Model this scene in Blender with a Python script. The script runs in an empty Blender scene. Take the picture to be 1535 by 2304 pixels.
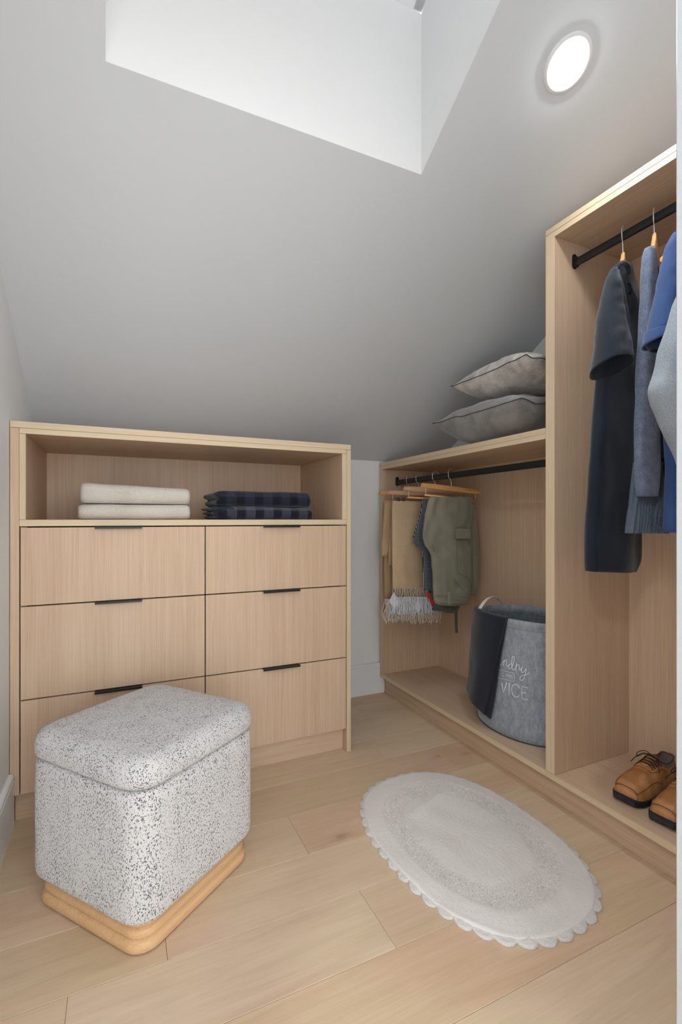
import bpy, bmesh, math, random
from mathutils import Vector, Matrix, noise
random.seed(7)
sc = bpy.context.scene
COL = sc.collection
# ------------------------------------------------------------------ camera
F, CX, CY, EYE = 1084.0, 767.5, 1168.0, 1.05
TH = math.atan(502.5 / 1084.0); S_, C_ = math.sin(TH), math.cos(TH)
cam = bpy.data.objects.new('camera', bpy.data.cameras.new('camera')); COL.objects.link(cam)
cam.location = (0, 0, EYE); cam.rotation_euler = (math.pi / 2, 0, -TH)
cam.data.sensor_fit = 'HORIZONTAL'; cam.data.sensor_width = 36; cam.data.lens = 36 * F / 1535
cam.data.shift_y = 16 / 1535; cam.data.clip_start = 0.02
sc.camera = cam
# ------------------------------------------------------------------ sky and exposure
wd = bpy.data.worlds.new('sky'); sc.world = wd; wd.use_nodes = True
wd.node_tree.nodes['Background'].inputs[0].default_value = (0.92, 0.96, 1.0, 1)
wd.node_tree.nodes['Background'].inputs[1].default_value = 3.3
DOWNLIGHT = 165.0
HALL_FILL = 150.0  # strength of the added fill lamps behind the camera
sc.view_settings.view_transform = 'Standard'; sc.view_settings.look = 'None'
sc.view_settings.gamma = 1.0; sc.view_settings.use_curve_mapping = False
sc.view_settings.exposure = 0.58

# ------------------------------------------------------------------ measuring
def ray(u, v):
    a = (u - CX) / F; b = (CY - v) / F
    return (S_ + C_ * a, C_ - S_ * a, b)
def onY(Y, u, v):
    r = ray(u, v); t = Y / r[1]; return Vector((t * r[0], Y, EYE + t * r[2]))
TN, YK, ZK = 0.609, 2.56, 1.4016
def zc(y): return ZK + TN * (YK - y)

# ------------------------------------------------------------------ tags and linking
def props(o, label=None, cat=None, group=None, kind=None):
    for k, v in (('label', label), ('category', cat), ('group', group), ('kind', kind)):
        if v: o[k] = v
    return o
def thing(name, loc, label, cat, group=None, rz=0):
    o = bpy.data.objects.new(name, None); COL.objects.link(o)
    o.empty_display_size = 0.05
    o.location = loc; o.rotation_euler = (0, 0, rz)
    return props(o, label, cat, group)
def link(name, me, parent=None, loc=None):
    o = bpy.data.objects.new(name, me); COL.objects.link(o)
    if parent: o.parent = parent
    if loc is not None: o.location = loc
    return o
def mesh(name, bm, mats, parent=None, smooth=False, loc=None, auto=None):
    me = bpy.data.meshes.new(name)
    bmesh.ops.recalc_face_normals(bm, faces=bm.faces[:])
    bm.to_mesh(me); bm.free()
    for m in (mats if isinstance(mats, (list, tuple)) else [mats]): me.materials.append(m)
    if smooth:
        me.polygons.foreach_set('use_smooth', [True] * len(me.polygons))
        if auto: 
            try: me.set_sharp_from_angle(angle=math.radians(auto))
            except Exception: pass
    return link(name, me, parent, loc)
def off(parent):
    """world-space origin of a parent empty (only rotated things build in local space)"""
    return Vector(parent.location) if parent else Vector((0, 0, 0))
def root_off(p):
    v = Vector((0, 0, 0))
    while p: v += Vector(p.location); p = p.parent
    return v

# ------------------------------------------------------------------ geometry
def add_box(bm, x0, x1, y0, y1, z0, z1, bev=0.0008, mat=0, front=None):
    vs = [bm.verts.new(p) for p in ((x0,y0,z0),(x1,y0,z0),(x1,y1,z0),(x0,y1,z0),(x0,y0,z1),(x1,y0,z1),(x1,y1,z1),(x0,y1,z1))]
    fs = {}
    for k, ix in dict(zm=(3,2,1,0), zp=(4,5,6,7), ym=(0,1,5,4), xp=(1,2,6,5), yp=(2,3,7,6), xm=(3,0,4,7)).items():
        f = bm.faces.new([vs[i] for i in ix]); f.material_index = 1 if k == front else mat; fs[k] = f
    if bev:
        es = list({e for f in fs.values() for e in f.edges})
        bmesh.ops.bevel(bm, geom=es, offset=bev, segments=1, affect='EDGES', profile=0.5)
def box(name, mats, parent, x0, x1, y0, y1, z0, z1, bev=0.0008, front=None):
    o = root_off(parent); bm = bmesh.new()
    add_box(bm, x0-o.x, x1-o.x, y0-o.y, y1-o.y, z0-o.z, z1-o.z, bev, 0, front)
    return mesh(name, bm, mats, parent)
def loft(bm, rings, cap0=True, cap1=True, mat=0, closed=True):
    R = [[bm.verts.new(p) for p in r] for r in rings]
    n = len(R[0])
    for a, b in zip(R, R[1:]):
        for i in range(n if closed else n - 1):
            f = bm.faces.new((a[i], a[(i+1) % n], b[(i+1) % n], b[i])); f.material_index = mat
    for ok, r in ((cap0, R[0]), (cap1, R[-1])):
        if ok:
            f = bm.faces.new(r); f.material_index = mat
            if n > 8:
                bmesh.ops.triangulate(bm, faces=[f])
    return R
def tube(bm, pts, rad, seg=8, mat=0, flat=None):
    pts = [Vector(p) for p in pts]; rings = []
    up = Vector((0, 0, 1))
    prev = None
    for i, p in enumerate(pts):
        t = (pts[min(i+1, len(pts)-1)] - pts[max(i-1, 0)]).normalized()
        if prev is None:
            n = t.cross(up)
            if n.length < 0.05: n = t.cross(Vector((1, 0, 0)))
            n.normalize()
        else:
            n = prev - t * prev.dot(t)
            if n.length < 1e-6: n = t.orthogonal()
            n.normalize()
        prev = n; b = t.cross(n)
        r = rad(i / (len(pts)-1)) if callable(rad) else rad
        fr = flat or 1.0
        rings.append([p + n * math.cos(a) * r + b * math.sin(a) * r * fr for a in (2*math.pi*k/seg for k in range(seg))])
    loft(bm, rings, mat=mat)
def cr(pts, n=6):
    """Catmull-Rom through points"""
    pts = [Vector(p) for p in pts]; out = []
    for i in range(len(pts)-1):
        p0 = pts[max(i-1, 0)]; p1 = pts[i]; p2 = pts[i+1]; p3 = pts[min(i+2, len(pts)-1)]
        for k in range(n):
            t = k / n
            out.append(0.5 * ((2*p1) + (p2-p0)*t + (2*p0-5*p1+4*p2-p3)*t*t + (-p0+3*p1-3*p2+p3)*t**3))
    out.append(pts[-1]); return out
def lathe(bm, prof, seg=32, mat=0, M=None, cap=True):
    rings = []
    for r, z in prof:
        ring = [Vector((r*math.cos(2*math.pi*k/seg), r*math.sin(2*math.pi*k/seg), z)) for k in range(seg)]
        rings.append([M @ p for p in ring] if M else ring)
    loft(bm, rings, cap, cap, mat)
def rrect(hx, hy, r, z, n=7, bow=0.0):
    P = []
    for sx, sy, a0 in ((1,1,0),(-1,1,90),(-1,-1,180),(1,-1,270)):
        for k in range(n+1):
            a = math.radians(a0 + 90*k/n)
            P.append([sx*(hx-r) + r*math.cos(a), sy*(hy-r) + r*math.sin(a), z])
    # add points along the sides
    out = []
    m = len(P)
    for i in range(m):
        p, q = P[i], P[(i+1) % m]
        out.append(Vector(p))
        if math.hypot(q[0]-p[0], q[1]-p[1]) > 0.06:
            for s in range(1, 8):
                t = s/8; v = Vector(p).lerp(Vector(q), t)
                if bow:
                    d = Vector((v.x, v.y, 0)); k = 4*t*(1-t)*bow
                    if abs(p[0]-q[0]) > abs(p[1]-q[1]): v.y += math.copysign(k, v.y)
                    else: v.x += math.copysign(k, v.x)
                out.append(v)
    return out

# ------------------------------------------------------------------ materials
def rgb(r, g, b):
    f = lambda c: (c/255/12.92) if c/255 <= 0.04045 else ((c/255+0.055)/1.055)**2.4
    return (f(r), f(g), f(b), 1)
class MB:
    def __init__(s, name):
        s.m = bpy.data.materials.new(name); s.m.use_nodes = True
        s.nt = s.m.node_tree; s.b = s.nt.nodes['Principled BSDF']; s.x = -300
    def n(s, t, **kw):
        q = s.nt.nodes.new(t); s.x -= 60; q.location = (s.x, 0)
        for k, v in kw.items(): setattr(q, k, v)
        return q
    def l(s, a, b): s.nt.links.new(a, b)
    def coords(s, scale=(1,1,1), rot=(0,0,0), src='Object'):
        tc = s.n('ShaderNodeTexCoord'); mp = s.n('ShaderNodeMapping')
        s.l(tc.outputs[src], mp.inputs[0]); mp.inputs['Scale'].default_value = scale; mp.inputs['Rotation'].default_value = rot
        return mp.outputs[0]
    def noise(s, vec, scale, detail=3, rough=0.5, dist=0.0):
        q = s.n('ShaderNodeTexNoise'); s.l(vec, q.inputs['Vector'])
        q.inputs['Scale'].default_value = scale; q.inputs['Detail'].default_value = detail
        q.inputs['Roughness'].default_value = rough; q.inputs['Distortion'].default_value = dist
        return q.outputs['Fac']
    def ramp(s, fac, stops, interp='LINEAR'):
        q = s.n('ShaderNodeValToRGB'); q.color_ramp.interpolation = interp
        while len(q.color_ramp.elements) < len(stops): q.color_ramp.elements.new(0.5)
        for e, (p, c) in zip(q.color_ramp.elements, stops):
            e.position = p; e.color = c if len(c) == 4 else (*c, 1)
        s.l(fac, q.inputs[0]); return q.outputs['Color']
    def mix(s, fac, a, b, mode='MIX'):
        q = s.n('ShaderNodeMix', data_type='RGBA', blend_type=mode)
        for i, v in ((0, fac), (6, a), (7, b)):
            if hasattr(v, 'is_linked') or hasattr(v, 'links'): s.l(v, q.inputs[i])
            else: q.inputs[i].default_value = v
        return q.outputs[2]
    def math(s, op, a, b=0.0, c=None):
        q = s.n('ShaderNodeMath', operation=op)
        for i, v in ((0, a), (1, b), (2, c)):
            if v is None: continue
            if hasattr(v, 'links'): s.l(v, q.inputs[i])
            else: q.inputs[i].default_value = v
        return q.outputs[0]
    def bump(s, h, strength=0.3, dist=0.002):
        q = s.n('ShaderNodeBump'); q.inputs['Strength'].default_value = strength; q.inputs['Distance'].default_value = dist
        s.l(h, q.inputs['Height']); s.l(q.outputs[0], s.b.inputs['Normal'])
    def base(s, c):
        if hasattr(c, 'links'): s.l(c, s.b.inputs['Base Color'])
        else: s.b.inputs['Base Color'].default_value = c
    def set(s, rough=0.6, metal=0.0, spec=0.5, sheen=0.0):
        s.b.inputs['Roughness'].default_value = rough; s.b.inputs['Metallic'].default_value = metal
        s.b.inputs['Specular IOR Level'].default_value = spec
        if sheen:
            s.b.inputs['Sheen Weight'].default_value = sheen; s.b.inputs['Sheen Roughness'].default_value = 0.5
        return s.m
def plain(name, c, rough=0.6, metal=0.0, spec=0.5):
    m = MB(name); m.base(c); return m.set(rough, metal, spec)
def paint(name, c, rough=0.85):
    m = MB(name); v = m.coords()
    m.base(c); m.bump(m.noise(v, 260, 3), 0.06, 0.0008); return m.set(rough, 0, 0.3)
def laminate(name, grain, dark, mid, light):
    """oak laminate, fine straight pores along one axis"""
    m = MB(name); sc_ = [1, 1, 1]; k = 'XYZ'.index(grain)
    fine = [230.0]*3; fine[k] = 4.0
    med = [38.0]*3; med[k] = 0.9
    wide = [9.0]*3; wide[k] = 0.5
    a = m.noise(m.coords(fine), 1.0, 3, 0.6); b = m.noise(m.coords(med), 1.0, 4, 0.6, 0.4); c = m.noise(m.coords(wide), 1.0, 2)
    t = m.math('ADD', m.math('MULTIPLY', a, 0.48), m.math('ADD', m.math('MULTIPLY', b, 0.34), m.math('MULTIPLY', c, 0.18)))
    m.base(m.ramp(t, [(0.36, dark), (0.5, mid), (0.64, light)]))
    m.bump(a, 0.12, 0.0005); return m.set(0.5, 0, 0.35)
OD, OM, OL = rgb(196,166,138), rgb(208,179,151), rgb(216,189,162)
OAK_Z = laminate('oak_laminate_upright', 'Z', OD, OM, OL)
OAK_X = laminate('oak_laminate_across', 'X', OD, OM, OL)
OAK_Y = laminate('oak_laminate_lengthwise', 'Y', OD, OM, OL)
ED, EM_, EL = rgb(208,186,153), rgb(216,195,162), rgb(222,202,171)
EDGE_Z = laminate('edge_band_upright', 'Z', ED, EM_, EL)
EDGE_X = laminate('edge_band_across', 'X', ED, EM_, EL)
EDGE_Y = laminate('edge_band_lengthwise', 'Y', ED, EM_, EL)
WALL = paint('white_wall_paint', rgb(236,237,237))
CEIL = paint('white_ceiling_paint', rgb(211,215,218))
TRIM = plain('white_satin_trim', rgb(236,238,240), 0.45)
BLACK = plain('black_satin_metal', rgb(34,35,38), 0.42, 0.3)
CHROME = plain('bright_steel_wire', rgb(225,225,225), 0.35, 0.8)
CARC = plain('carcass_gap_shade', rgb(52,34,22), 0.8)  # shade of the drawer gaps put into the colour
WHITE_TXT = plain('white_thread', rgb(238,240,244), 0.6)

def floor_wood():
    m = MB('oiled_oak_planks')
    oi = m.n('ShaderNodeObjectInfo')
    tc = m.n('ShaderNodeTexCoord'); ad = m.n('ShaderNodeVectorMath', operation='ADD')
    cmb = m.n('ShaderNodeCombineXYZ'); m.l(m.math('MULTIPLY', oi.outputs['Random'], 37.0), cmb.inputs[0]); m.l(m.math('MULTIPLY', oi.outputs['Random'], 91.0), cmb.inputs[1])
    m.l(tc.outputs['Object'], ad.inputs[0]); m.l(cmb.outputs[0], ad.inputs[1])
    def mp(s):
        q = m.n('ShaderNodeMapping'); m.l(ad.outputs[0], q.inputs[0]); q.inputs['Scale'].default_value = s; return q.outputs[0]
    a = m.noise(mp((6, 190, 10)), 1.0, 4, 0.6, 0.3)
    b = m.noise(mp((1.6, 15, 4)), 1.0, 5, 0.62, 1.6)
    c = m.noise(mp((2.2, 3.2, 2)), 1.0, 3, 0.5)
    t = m.math('ADD', m.math('MULTIPLY', a, 0.3), m.math('ADD', m.math('MULTIPLY', b, 0.5), m.math('MULTIPLY', c, 0.2)))
    col = m.ramp(t, [(0.33, rgb(203,184,161)), (0.5, rgb(216,198,176)), (0.68, rgb(225,209,190))])
    pink = m.ramp(m.noise(mp((1.3, 2.5, 1)), 1.0, 2), [(0.45, rgb(255,248,232)), (0.62, rgb(255,236,226))])
    col = m.mix(0.75, col, pink, 'MULTIPLY')
    tint = m.ramp(oi.outputs['Random'], [(0.0, rgb(240,234,226)), (0.5, rgb(255,255,255)), (1.0, rgb(248,240,230))])
    col = m.mix(0.8, col, tint, 'MULTIPLY')
    vor = m.n('ShaderNodeTexVoronoi'); vor.inputs['Scale'].default_value = 1.0; m.l(mp((2.6, 5.2, 1)), vor.inputs['Vector'])
    dist = m.math('ADD', vor.outputs['Distance'], m.math('MULTIPLY', m.noise(mp((30, 60, 1)), 1.0, 3), 0.07))
    knot = m.ramp(dist, [(0.055, (1, 1, 1)), (0.10, (0.35, 0.35, 0.35)), (0.17, (0, 0, 0))])
    sel = m.math('GREATER_THAN', vor.outputs['Color'], 0.45)
    kf = m.math('MULTIPLY', m.math('MULTIPLY', knot, sel), 0.5)
    col = m.mix(kf, col, rgb(128,106,88))
    m.base(col); m.bump(a, 0.1, 0.0006)
    return m.set(0.48, 0, 0.4)
FLOORM = floor_wood()

def cloth(name, c0, c1, scale=420, bump=0.35, sheen=0.25, blot=6.0):
    m = MB(name); v = m.coords()
    a = m.noise(v, scale, 2, 0.6); b = m.noise(v, blot, 3)
    t = m.math('ADD', m.math('MULTIPLY', a, 0.6), m.math('MULTIPLY', b, 0.4))
    m.base(m.ramp(t, [(0.36, c0), (0.64, c1)])); m.bump(a, bump, 0.0012); return m.set(0.92, 0, 0.2, sheen)

# ================================================================== THE SETTING
XL, XR = -0.335, 1.87           # side walls
YF0, YF1 = 0.28, 0.42           # thickness of the front wall round the doorway
JX = 0.724                      # door jamb
SX0, SX1, SY0, SY1 = -0.027, 0.892, 0.30, 1.306   # skylight opening
# floor: subfloor slab and single planks
bm = bmesh.new(); add_box(bm, XL-0.1, XR+0.1, -1.3, YK+0.1, -0.12, -0.0125, 0)
floor = props(mesh('floor', bm, plain('subfloor_dark', rgb(96,76,58), 0.9)), kind='structure')
ys = [-1.2, -1.0, -0.8, -0.6, -0.4, -0.19, 0.01, 0.21, 0.41, 0.61, 0.812, 1.013, 1.215, 1.411, 1.62, 1.83, 2.02, 2.215, 2.42, 2.56]
joints = {9: [0.33], 10: [1.14], 11: [0.62, -0.1], 12: [0.108, 1.45], 13: [0.545], 14: [1.30], 15: [1.072], 16: [0.3], 17: [1.2], 8: [0.9], 7: [0.2], 6: [1.0]}
for i in range(len(ys)-1):
    xs = [XL] + sorted(joints.get(i, [0.4 + 0.3*(i % 3)])) + [XR]
    for x0, x1 in zip(xs, xs[1:]):
        bm = bmesh.new(); L = x1-x0-0.0006; W = ys[i+1]-ys[i]-0.0006
        add_box(bm, -L/2, L/2, -W/2, W/2, -0.012, 0, 0.0011)
        mesh('plank', bm, FLOORM, floor, loc=((x0+x1)/2, (ys[i]+ys[i+1])/2, 0))
# walls
def wall_box(name, x0, x1, y0, y1, z0, z1, m=WALL):
    bm = bmesh.new(); add_box(bm, x0, x1, y0, y1, z0, z1, 0)
    return props(mesh(name, bm, m), kind='structure')
def slope_wall(name, x0, x1, y0, y1):
    bm = bmesh.new()
    prof = [(y0, -0.012), (y1, -0.012), (y1, zc(y1)+0.0), (y0, zc(y0)+0.0)]
    loft(bm, [[(x, y, z) for y, z in prof] for x in (x0, x1)])
    return props(mesh(name, bm, WALL), kind='structure')
wall_box('wall_back', XL, XR, YK, YK+0.1, -0.012, ZK)
slope_wall('wall_left', XL-0.1, XL, YF0, YK+0.1)
slope_wall('wall_right', XR, XR+0.1, YF0, YK+0.1)
wf = wall_box('wall_front', JX+0.018, XR, YF0, YF1, -0.012, zc(YF1))
bm = bmesh.new(); add_box(bm, XL, JX+0.018, YF0, YF1, 2.12, zc(YF1), 0)
mesh('lintel', bm, WALL, wf)
# white door lining: the strip at the right edge of the photograph
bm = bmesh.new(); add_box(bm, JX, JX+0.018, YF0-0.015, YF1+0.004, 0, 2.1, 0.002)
LIN = plain('darkened_white_door_lining', rgb(188,191,194), 0.5)  # trim white darkened in the colour to offset the strong hall light
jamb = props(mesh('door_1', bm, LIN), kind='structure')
bm = bmesh.new(); add_box(bm, XL, JX+0.018, YF0-0.015, YF1+0.004, 2.1, 2.12, 0.002); mesh('head_lining', bm, TRIM, jamb)
bm = bmesh.new(); add_box(bm, JX+0.006, JX+0.076, YF0-0.03, YF0-0.015, 0, 2.17, 0.002); mesh('casing', bm, TRIM, jamb)
# sloped ceiling with the skylight opening and its four plumb shaft faces
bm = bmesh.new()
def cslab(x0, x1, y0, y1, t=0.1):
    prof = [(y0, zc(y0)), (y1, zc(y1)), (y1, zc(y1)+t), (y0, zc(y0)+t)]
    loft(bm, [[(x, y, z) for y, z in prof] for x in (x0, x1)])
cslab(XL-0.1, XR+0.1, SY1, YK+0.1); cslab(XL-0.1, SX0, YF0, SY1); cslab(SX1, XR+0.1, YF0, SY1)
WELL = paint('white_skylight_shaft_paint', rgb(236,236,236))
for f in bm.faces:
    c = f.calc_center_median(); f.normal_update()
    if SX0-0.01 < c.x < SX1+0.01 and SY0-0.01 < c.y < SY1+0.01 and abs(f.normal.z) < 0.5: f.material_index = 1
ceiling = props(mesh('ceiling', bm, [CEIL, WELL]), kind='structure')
SH = 0.52
def shaft(prof_axis, a, b):
    bm = bmesh.new()
    if prof_axis == 'X':   # face at constant x between a and b
        prof = [(SY0, zc(SY0)+0.1), (SY1, zc(SY1)+0.1), (SY1, zc(SY1)+SH), (SY0, zc(SY0)+SH)]
        loft(bm, [[(x, y, z) for y, z in prof] for x in (a, b)])
    else:
        prof = [(a, zc(a)+0.1), (b, zc(b)+0.1), (b, zc(b)+SH), (a, zc(a)+SH)]
        x0, x1 = (SX0-0.03, SX1+0.03)
        loft(bm, [[(x, y, z) for y, z in prof] for x in (x0, x1)])
    mesh('shaft_face', bm, WELL, ceiling)
shaft('X', SX0-0.03, SX0); shaft('X', SX1, SX1+0.03); shaft('Y', SY1, SY1+0.03); shaft('Y', SY0-0.03, SY0)
# skylight frame and pane
def glass():
    m = bpy.data.materials.new('dimming_skylight_glass'); m.use_nodes = True; nt = m.node_tree; nt.nodes.clear()
    o = nt.nodes.new('ShaderNodeOutputMaterial'); t = nt.nodes.new('ShaderNodeBsdfTransparent'); g = nt.nodes.new('ShaderNodeBsdfGlossy')
    x = nt.nodes.new('ShaderNodeMixShader'); fr = nt.nodes.new('ShaderNodeFresnel'); fr.inputs[0].default_value = 1.3
    t.inputs[0].default_value = (0.52, 0.525, 0.53, 1); g.inputs['Roughness'].default_value = 0.02  # grey tint cuts the sky light reaching the shaft
    nt.links.new(fr.outputs[0], x.inputs[0]); nt.links.new(t.outputs[0], x.inputs[1]); nt.links.new(g.outputs[0], x.inputs[2]); nt.links.new(x.outputs[0], o.inputs[0])
    return m
bm = bmesh.new()
zb = SH
def fslab(x0, x1, y0, y1, t0, t1):
    prof = [(y0, zc(y0)+t0), (y1, zc(y1)+t0), (y1, zc(y1)+t1), (y0, zc(y0)+t1)]
    loft(bm, [[(x, y, z) for y, z in prof] for x in (x0, x1)])
for a in ((SX0-0.03, SX0+0.03, SY0, SY1), (SX1-0.03, SX1+0.03, SY0, SY1), (SX0, SX1, SY0-0.02, SY0+0.04), (SX0, SX1, SY1-0.04, SY1+0.02)):
    fslab(*a, zb+0.005, zb+0.06)
sky_w = props(mesh('window_1', bm, TRIM), kind='structure')
bm = bmesh.new(); fslab(SX0, SX1, SY0, SY1, zb+0.03, zb+0.036); mesh('pane', bm, glass(), sky_w)
# baseboards with a stepped cap
def baseboard(name, p0, p1, nrm):
    p0, p1, n = Vector(p0), Vector(p1), Vector(nrm)
    prof = [(0, 0), (0.016, 0), (0.016, 0.160), (0.0135, 0.1635), (0.0135, 0.166), (0.0155, 0.168), (0.0155, 0.176), (0.012, 0.182), (0.0, 0.184)]
    bm = bmesh.new()
    loft(bm, [[q + n*a + Vector((0, 0, b)) for a, b in prof] for q in (p0, p1)])
    return props(mesh(name, bm, TRIM), kind='structure')
baseboard('baseboard_left', (XL, YF1, 0), (XL, 1.955, 0), (1, 0, 0))
baseboard('baseboard_back', (0.962, YK, 0), (1.47, YK, 0), (0, -1, 0))

# unseen hall shell, added to cut the sky light through the doorway
wall_box('wall_added_hall_left', XL-0.9, XL-0.8, -2.6, YF0, -0.012, 2.5); wall_box('wall_added_hall_right', 1.9, 2.0, -2.6, YF0, -0.012, 2.5)
wall_box('wall_added_hall_front', XL-0.8, XL, YF0-0.1, YF0, -0.012, 2.5)
wall_box('ceiling_added_hall', XL-0.9, 2.0, -2.6, YF0-0.001, 2.5, 2.6, CEIL)
wall_box('floor_hall', XL-0.9, 2.0, -2.6, -1.21, -0.12, 0.0, plain('hall_floor', rgb(200,176,148), 0.5))
# recessed downlight in the slope, then two added hall fill lamps
sl = math.atan(TN)
em_mats = {}
def lit(strength):
    em = bpy.data.materials.new('lit_diffuser'); em.use_nodes = True; em.node_tree.nodes.clear()
    o_ = em.node_tree.nodes.new('ShaderNodeOutputMaterial'); e_ = em.node_tree.nodes.new('ShaderNodeEmission')
    e_.inputs[0].default_value = (0.96, 0.985, 1.0, 1); e_.inputs[1].default_value = strength
    em.node_tree.links.new(e_.outputs[0], o_.inputs[0]); return em
def downlight(loc, nrm, strength, label):
    dl = thing('recessed_downlight', loc, label, 'light')
    Rm = Vector((0, 0, -1)).rotation_difference(nrm).to_matrix().to_4x4()
    bm = bmesh.new(); lathe(bm, [(0.051, 0.008), (0.051, -0.0015), (0.055, -0.004), (0.068, -0.0035), (0.0705, 0.0), (0.0705, 0.001)], 48, M=Rm, cap=False)
    mesh('trim_ring', bm, TRIM, dl, smooth=True)
    bm = bmesh.new(); lathe(bm, [(0.0505, 0.003), (0.0505, -0.002), (0.048, -0.0055), (0.040, -0.008), (0.02, -0.0095)], 48, M=Rm)
    mesh('diffuser', bm, lit(strength), dl); return dl
downlight((1.176, 0.985, zc(0.985)), nrm_ := Vector((0, -math.sin(sl), -math.cos(sl))), DOWNLIGHT, 'round white recessed downlight glowing in the sloped ceiling beside the skylight')
downlight((0.30, -0.45, 2.5), Vector((0, 0, -1)), HALL_FILL*0.5, 'added unseen round fill lamp in the flat hall ceiling just outside the doorway')  # unseen lamp added to brighten the floor and lower fronts
downlight((-0.88, -0.48, 2.5), Vector((0, 0, -1)), HALL_FILL*3.2, 'added unseen round fill lamp in the hall ceiling nearer the left hall wall')  # unseen lamp added to reach the tall wardrobe floor and shoes

# ================================================================== DRESSER
YD = 1.96
dr = thing('dresser', (0.3, 2.25, 0), 'light oak dresser with six drawers and an open top shelf under the sloped ceiling', 'dresser')
mz, mx = [OAK_Z, EDGE_Z], [OAK_X, EDGE_X]
box('filler_strip', [OAK_Z, OAK_Z], dr, XL+0.002, -0.3065, YD, YD+0.02, 0.105, 1.3625)
box('top_cap', mx, dr, XL+0.002, 0.958, YD, 2.5, 1.3635, 1.386, front='ym')
box('side_panel', mz, dr, -0.306, -0.287, YD, 2.5, 1.0485, 1.3435, front='ym')
box('side_panel', mz, dr, -0.306, -0.287, YD+0.021, 2.5, 0.105, 1.0235, front='ym')
box('top_panel', mx, dr, -0.306, 0.936, YD, 2.5, 1.344, 1.363, front='ym')
box('side_panel', mz, dr, 0.914, 0.9365, YD, 2.5, 1.0485, 1.3435, front='ym')
box('side_panel', mz, dr, 0.915, 0.9365, YD+0.021, 2.5, 0.105, 1.0235, front='ym')
box('end_panel', mz, dr, 0.937, 0.958, YD, 2.53, 0.0, 1.3625, front='ym')
box('shelf', mx, dr, -0.306, 0.9365, YD, 2.5, 1.025, 1.048, front='ym')
box('back_panel', mz, dr, -0.306, 0.9365, 2.5, 2.512, 0.105, 1.363)
box('bottom_panel', mx, dr, -0.287, 0.915, YD+0.022, 2.5, 0.105, 0.124)
box('kick_board', [OAK_X, OAK_X], dr, -0.325, 0.9365, 2.0, 2.016, 0.0, 0.1045)
hdl = [(-0.075, 0.083), (0.548, 0.709)]
for ci, (x0, x1) in enumerate(((-0.3025, 0.3130), (0.3170, 0.9335))):
    for z0, z1 in ((0.7520, 1.0205), (0.4290, 0.7475), (0.106, 0.4245)):
        d = box('drawer', mz, dr, x0, x1, YD, YD+0.019, z0, z1)
        bm = bmesh.new(); o = root_off(dr)
        a, b = hdl[ci][0]-o.x, hdl[ci][1]-o.x; y = YD-o.y; z = z1
        prof = [(y+0.012, z+0.0004), (y-0.017, z+0.0004), (y-0.0185, z-0.001), (y-0.0185, z-0.0075), (y-0.0165, z-0.0075), (y-0.0165, z-0.0018), (y+0.012, z-0.0018)]
        prof = [(yy, zz+0.0022) for yy, zz in prof]
        loft(bm, [[(xx, yy, zz) for yy, zz in prof] for xx in (a, b)])
        mesh('handle', bm, BLACK, d)
# drawer boxes behind the fronts, gap shade put into their colour (seen only as the joint lines)
bm = bmesh.new(); o = root_off(dr); add_box(bm, -0.286-o.x, 0.914-o.x, YD+0.024-o.y, 2.49-o.y, 0.126, 1.022, 0); mesh('drawer_carcass', bm, CARC, dr)

# ================================================================== OPEN WARDROBES
XW = 1.437; XB = 1.851
my_ = [OAK_Y, EDGE_Y]
RODX = 1.539
def rail(parent, y0, y1, z, bracket_y, sgn):
    bm = bmesh.new(); o = root_off(parent)
    ring = []
    def rg(y): 
        return [(RODX-o.x + 0.0075*math.cos(a), y-o.y, z + (0.0085*math.copysign(1, math.sin(a)) if abs(math.sin(a)) > 1e-6 else 0) + 0.0065*math.sin(a)) for a in [2*math.pi*(k+0.5)/20 for k in range(20)]]
    loft(bm, [rg(y0), rg(y1)])
    r = mesh('hanging_rail', bm, BLACK, parent, smooth=True, auto=40)
    for yb, s in bracket_y:
        bm = bmesh.new()
        def rb(y, g, top=0.0):
            return [(RODX-o.x + (0.0085+g)*math.cos(a), y-o.y, z + (0.010 if math.sin(a) > 0 else -0.009) + (0.009+g)*math.sin(a) + (top if math.sin(a) > 0.3 else 0)) for a in [2*math.pi*(k+0.5)/24 for k in range(24)]]
        loft(bm, [rb(yb, 0.003, 0.012), rb(yb+s*0.003, 0.003, 0.012)]); loft(bm, [rb(yb+s*0.003, 0.001), rb(yb+s*0.014, 0.001)])
        b = mesh('rail_bracket', bm, BLACK, r, smooth=True, auto=40)
        bm = bmesh.new(); lathe(bm, [(0.0035, 0), (0.0035, 0.001), (0.002, 0.0016)], 12, M=Matrix.Translation((RODX-o.x, yb-o.y+s*0.003, z+0.0255)) @ Matrix.Rotation(math.pi/2*s*-1 if s > 0 else math.pi/2, 4, 'X'))
    return r
low = thing('open_wardrobe', (1.64, 1.93, 0), 'low open light oak wardrobe unit with a laundry basket and short hanging rail', 'wardrobe')
ZT = 1.388
box('top_cap', my_, low, XW, XR-0.003, 1.3005, 2.545, ZT-0.0215, ZT, front='xm')
box('top_panel', my_, low, XW, XB, 1.3005, 2.545, ZT-0.041, ZT-0.022, front='xm')
box('side_panel', mz, low, XW, XB, 2.510, 2.543, 0.1215, ZT-0.0415, front='xm')
box('bottom_panel', my_, low, XW, XB, 1.2997, 2.543, 0.0985, 0.121, front='xm')
box('back_panel', [OAK_Z], low, XB, XB+0.008, 1.3005, 2.543, 0.1, ZT-0.022)
box('kick_board', [OAK_Y], low, 1.475, 1.491, 1.2997, 2.5435, 0, 0.098)
rail(low, 1.302, 2.509, 1.272, [(2.510, -1)], 1)
tall = thing('tall_wardrobe', (1.64, 0.86, 0), 'tall open light oak wardrobe unit with shirts on a long rail and shoes below', 'wardrobe')
YR = 0.45
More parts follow.
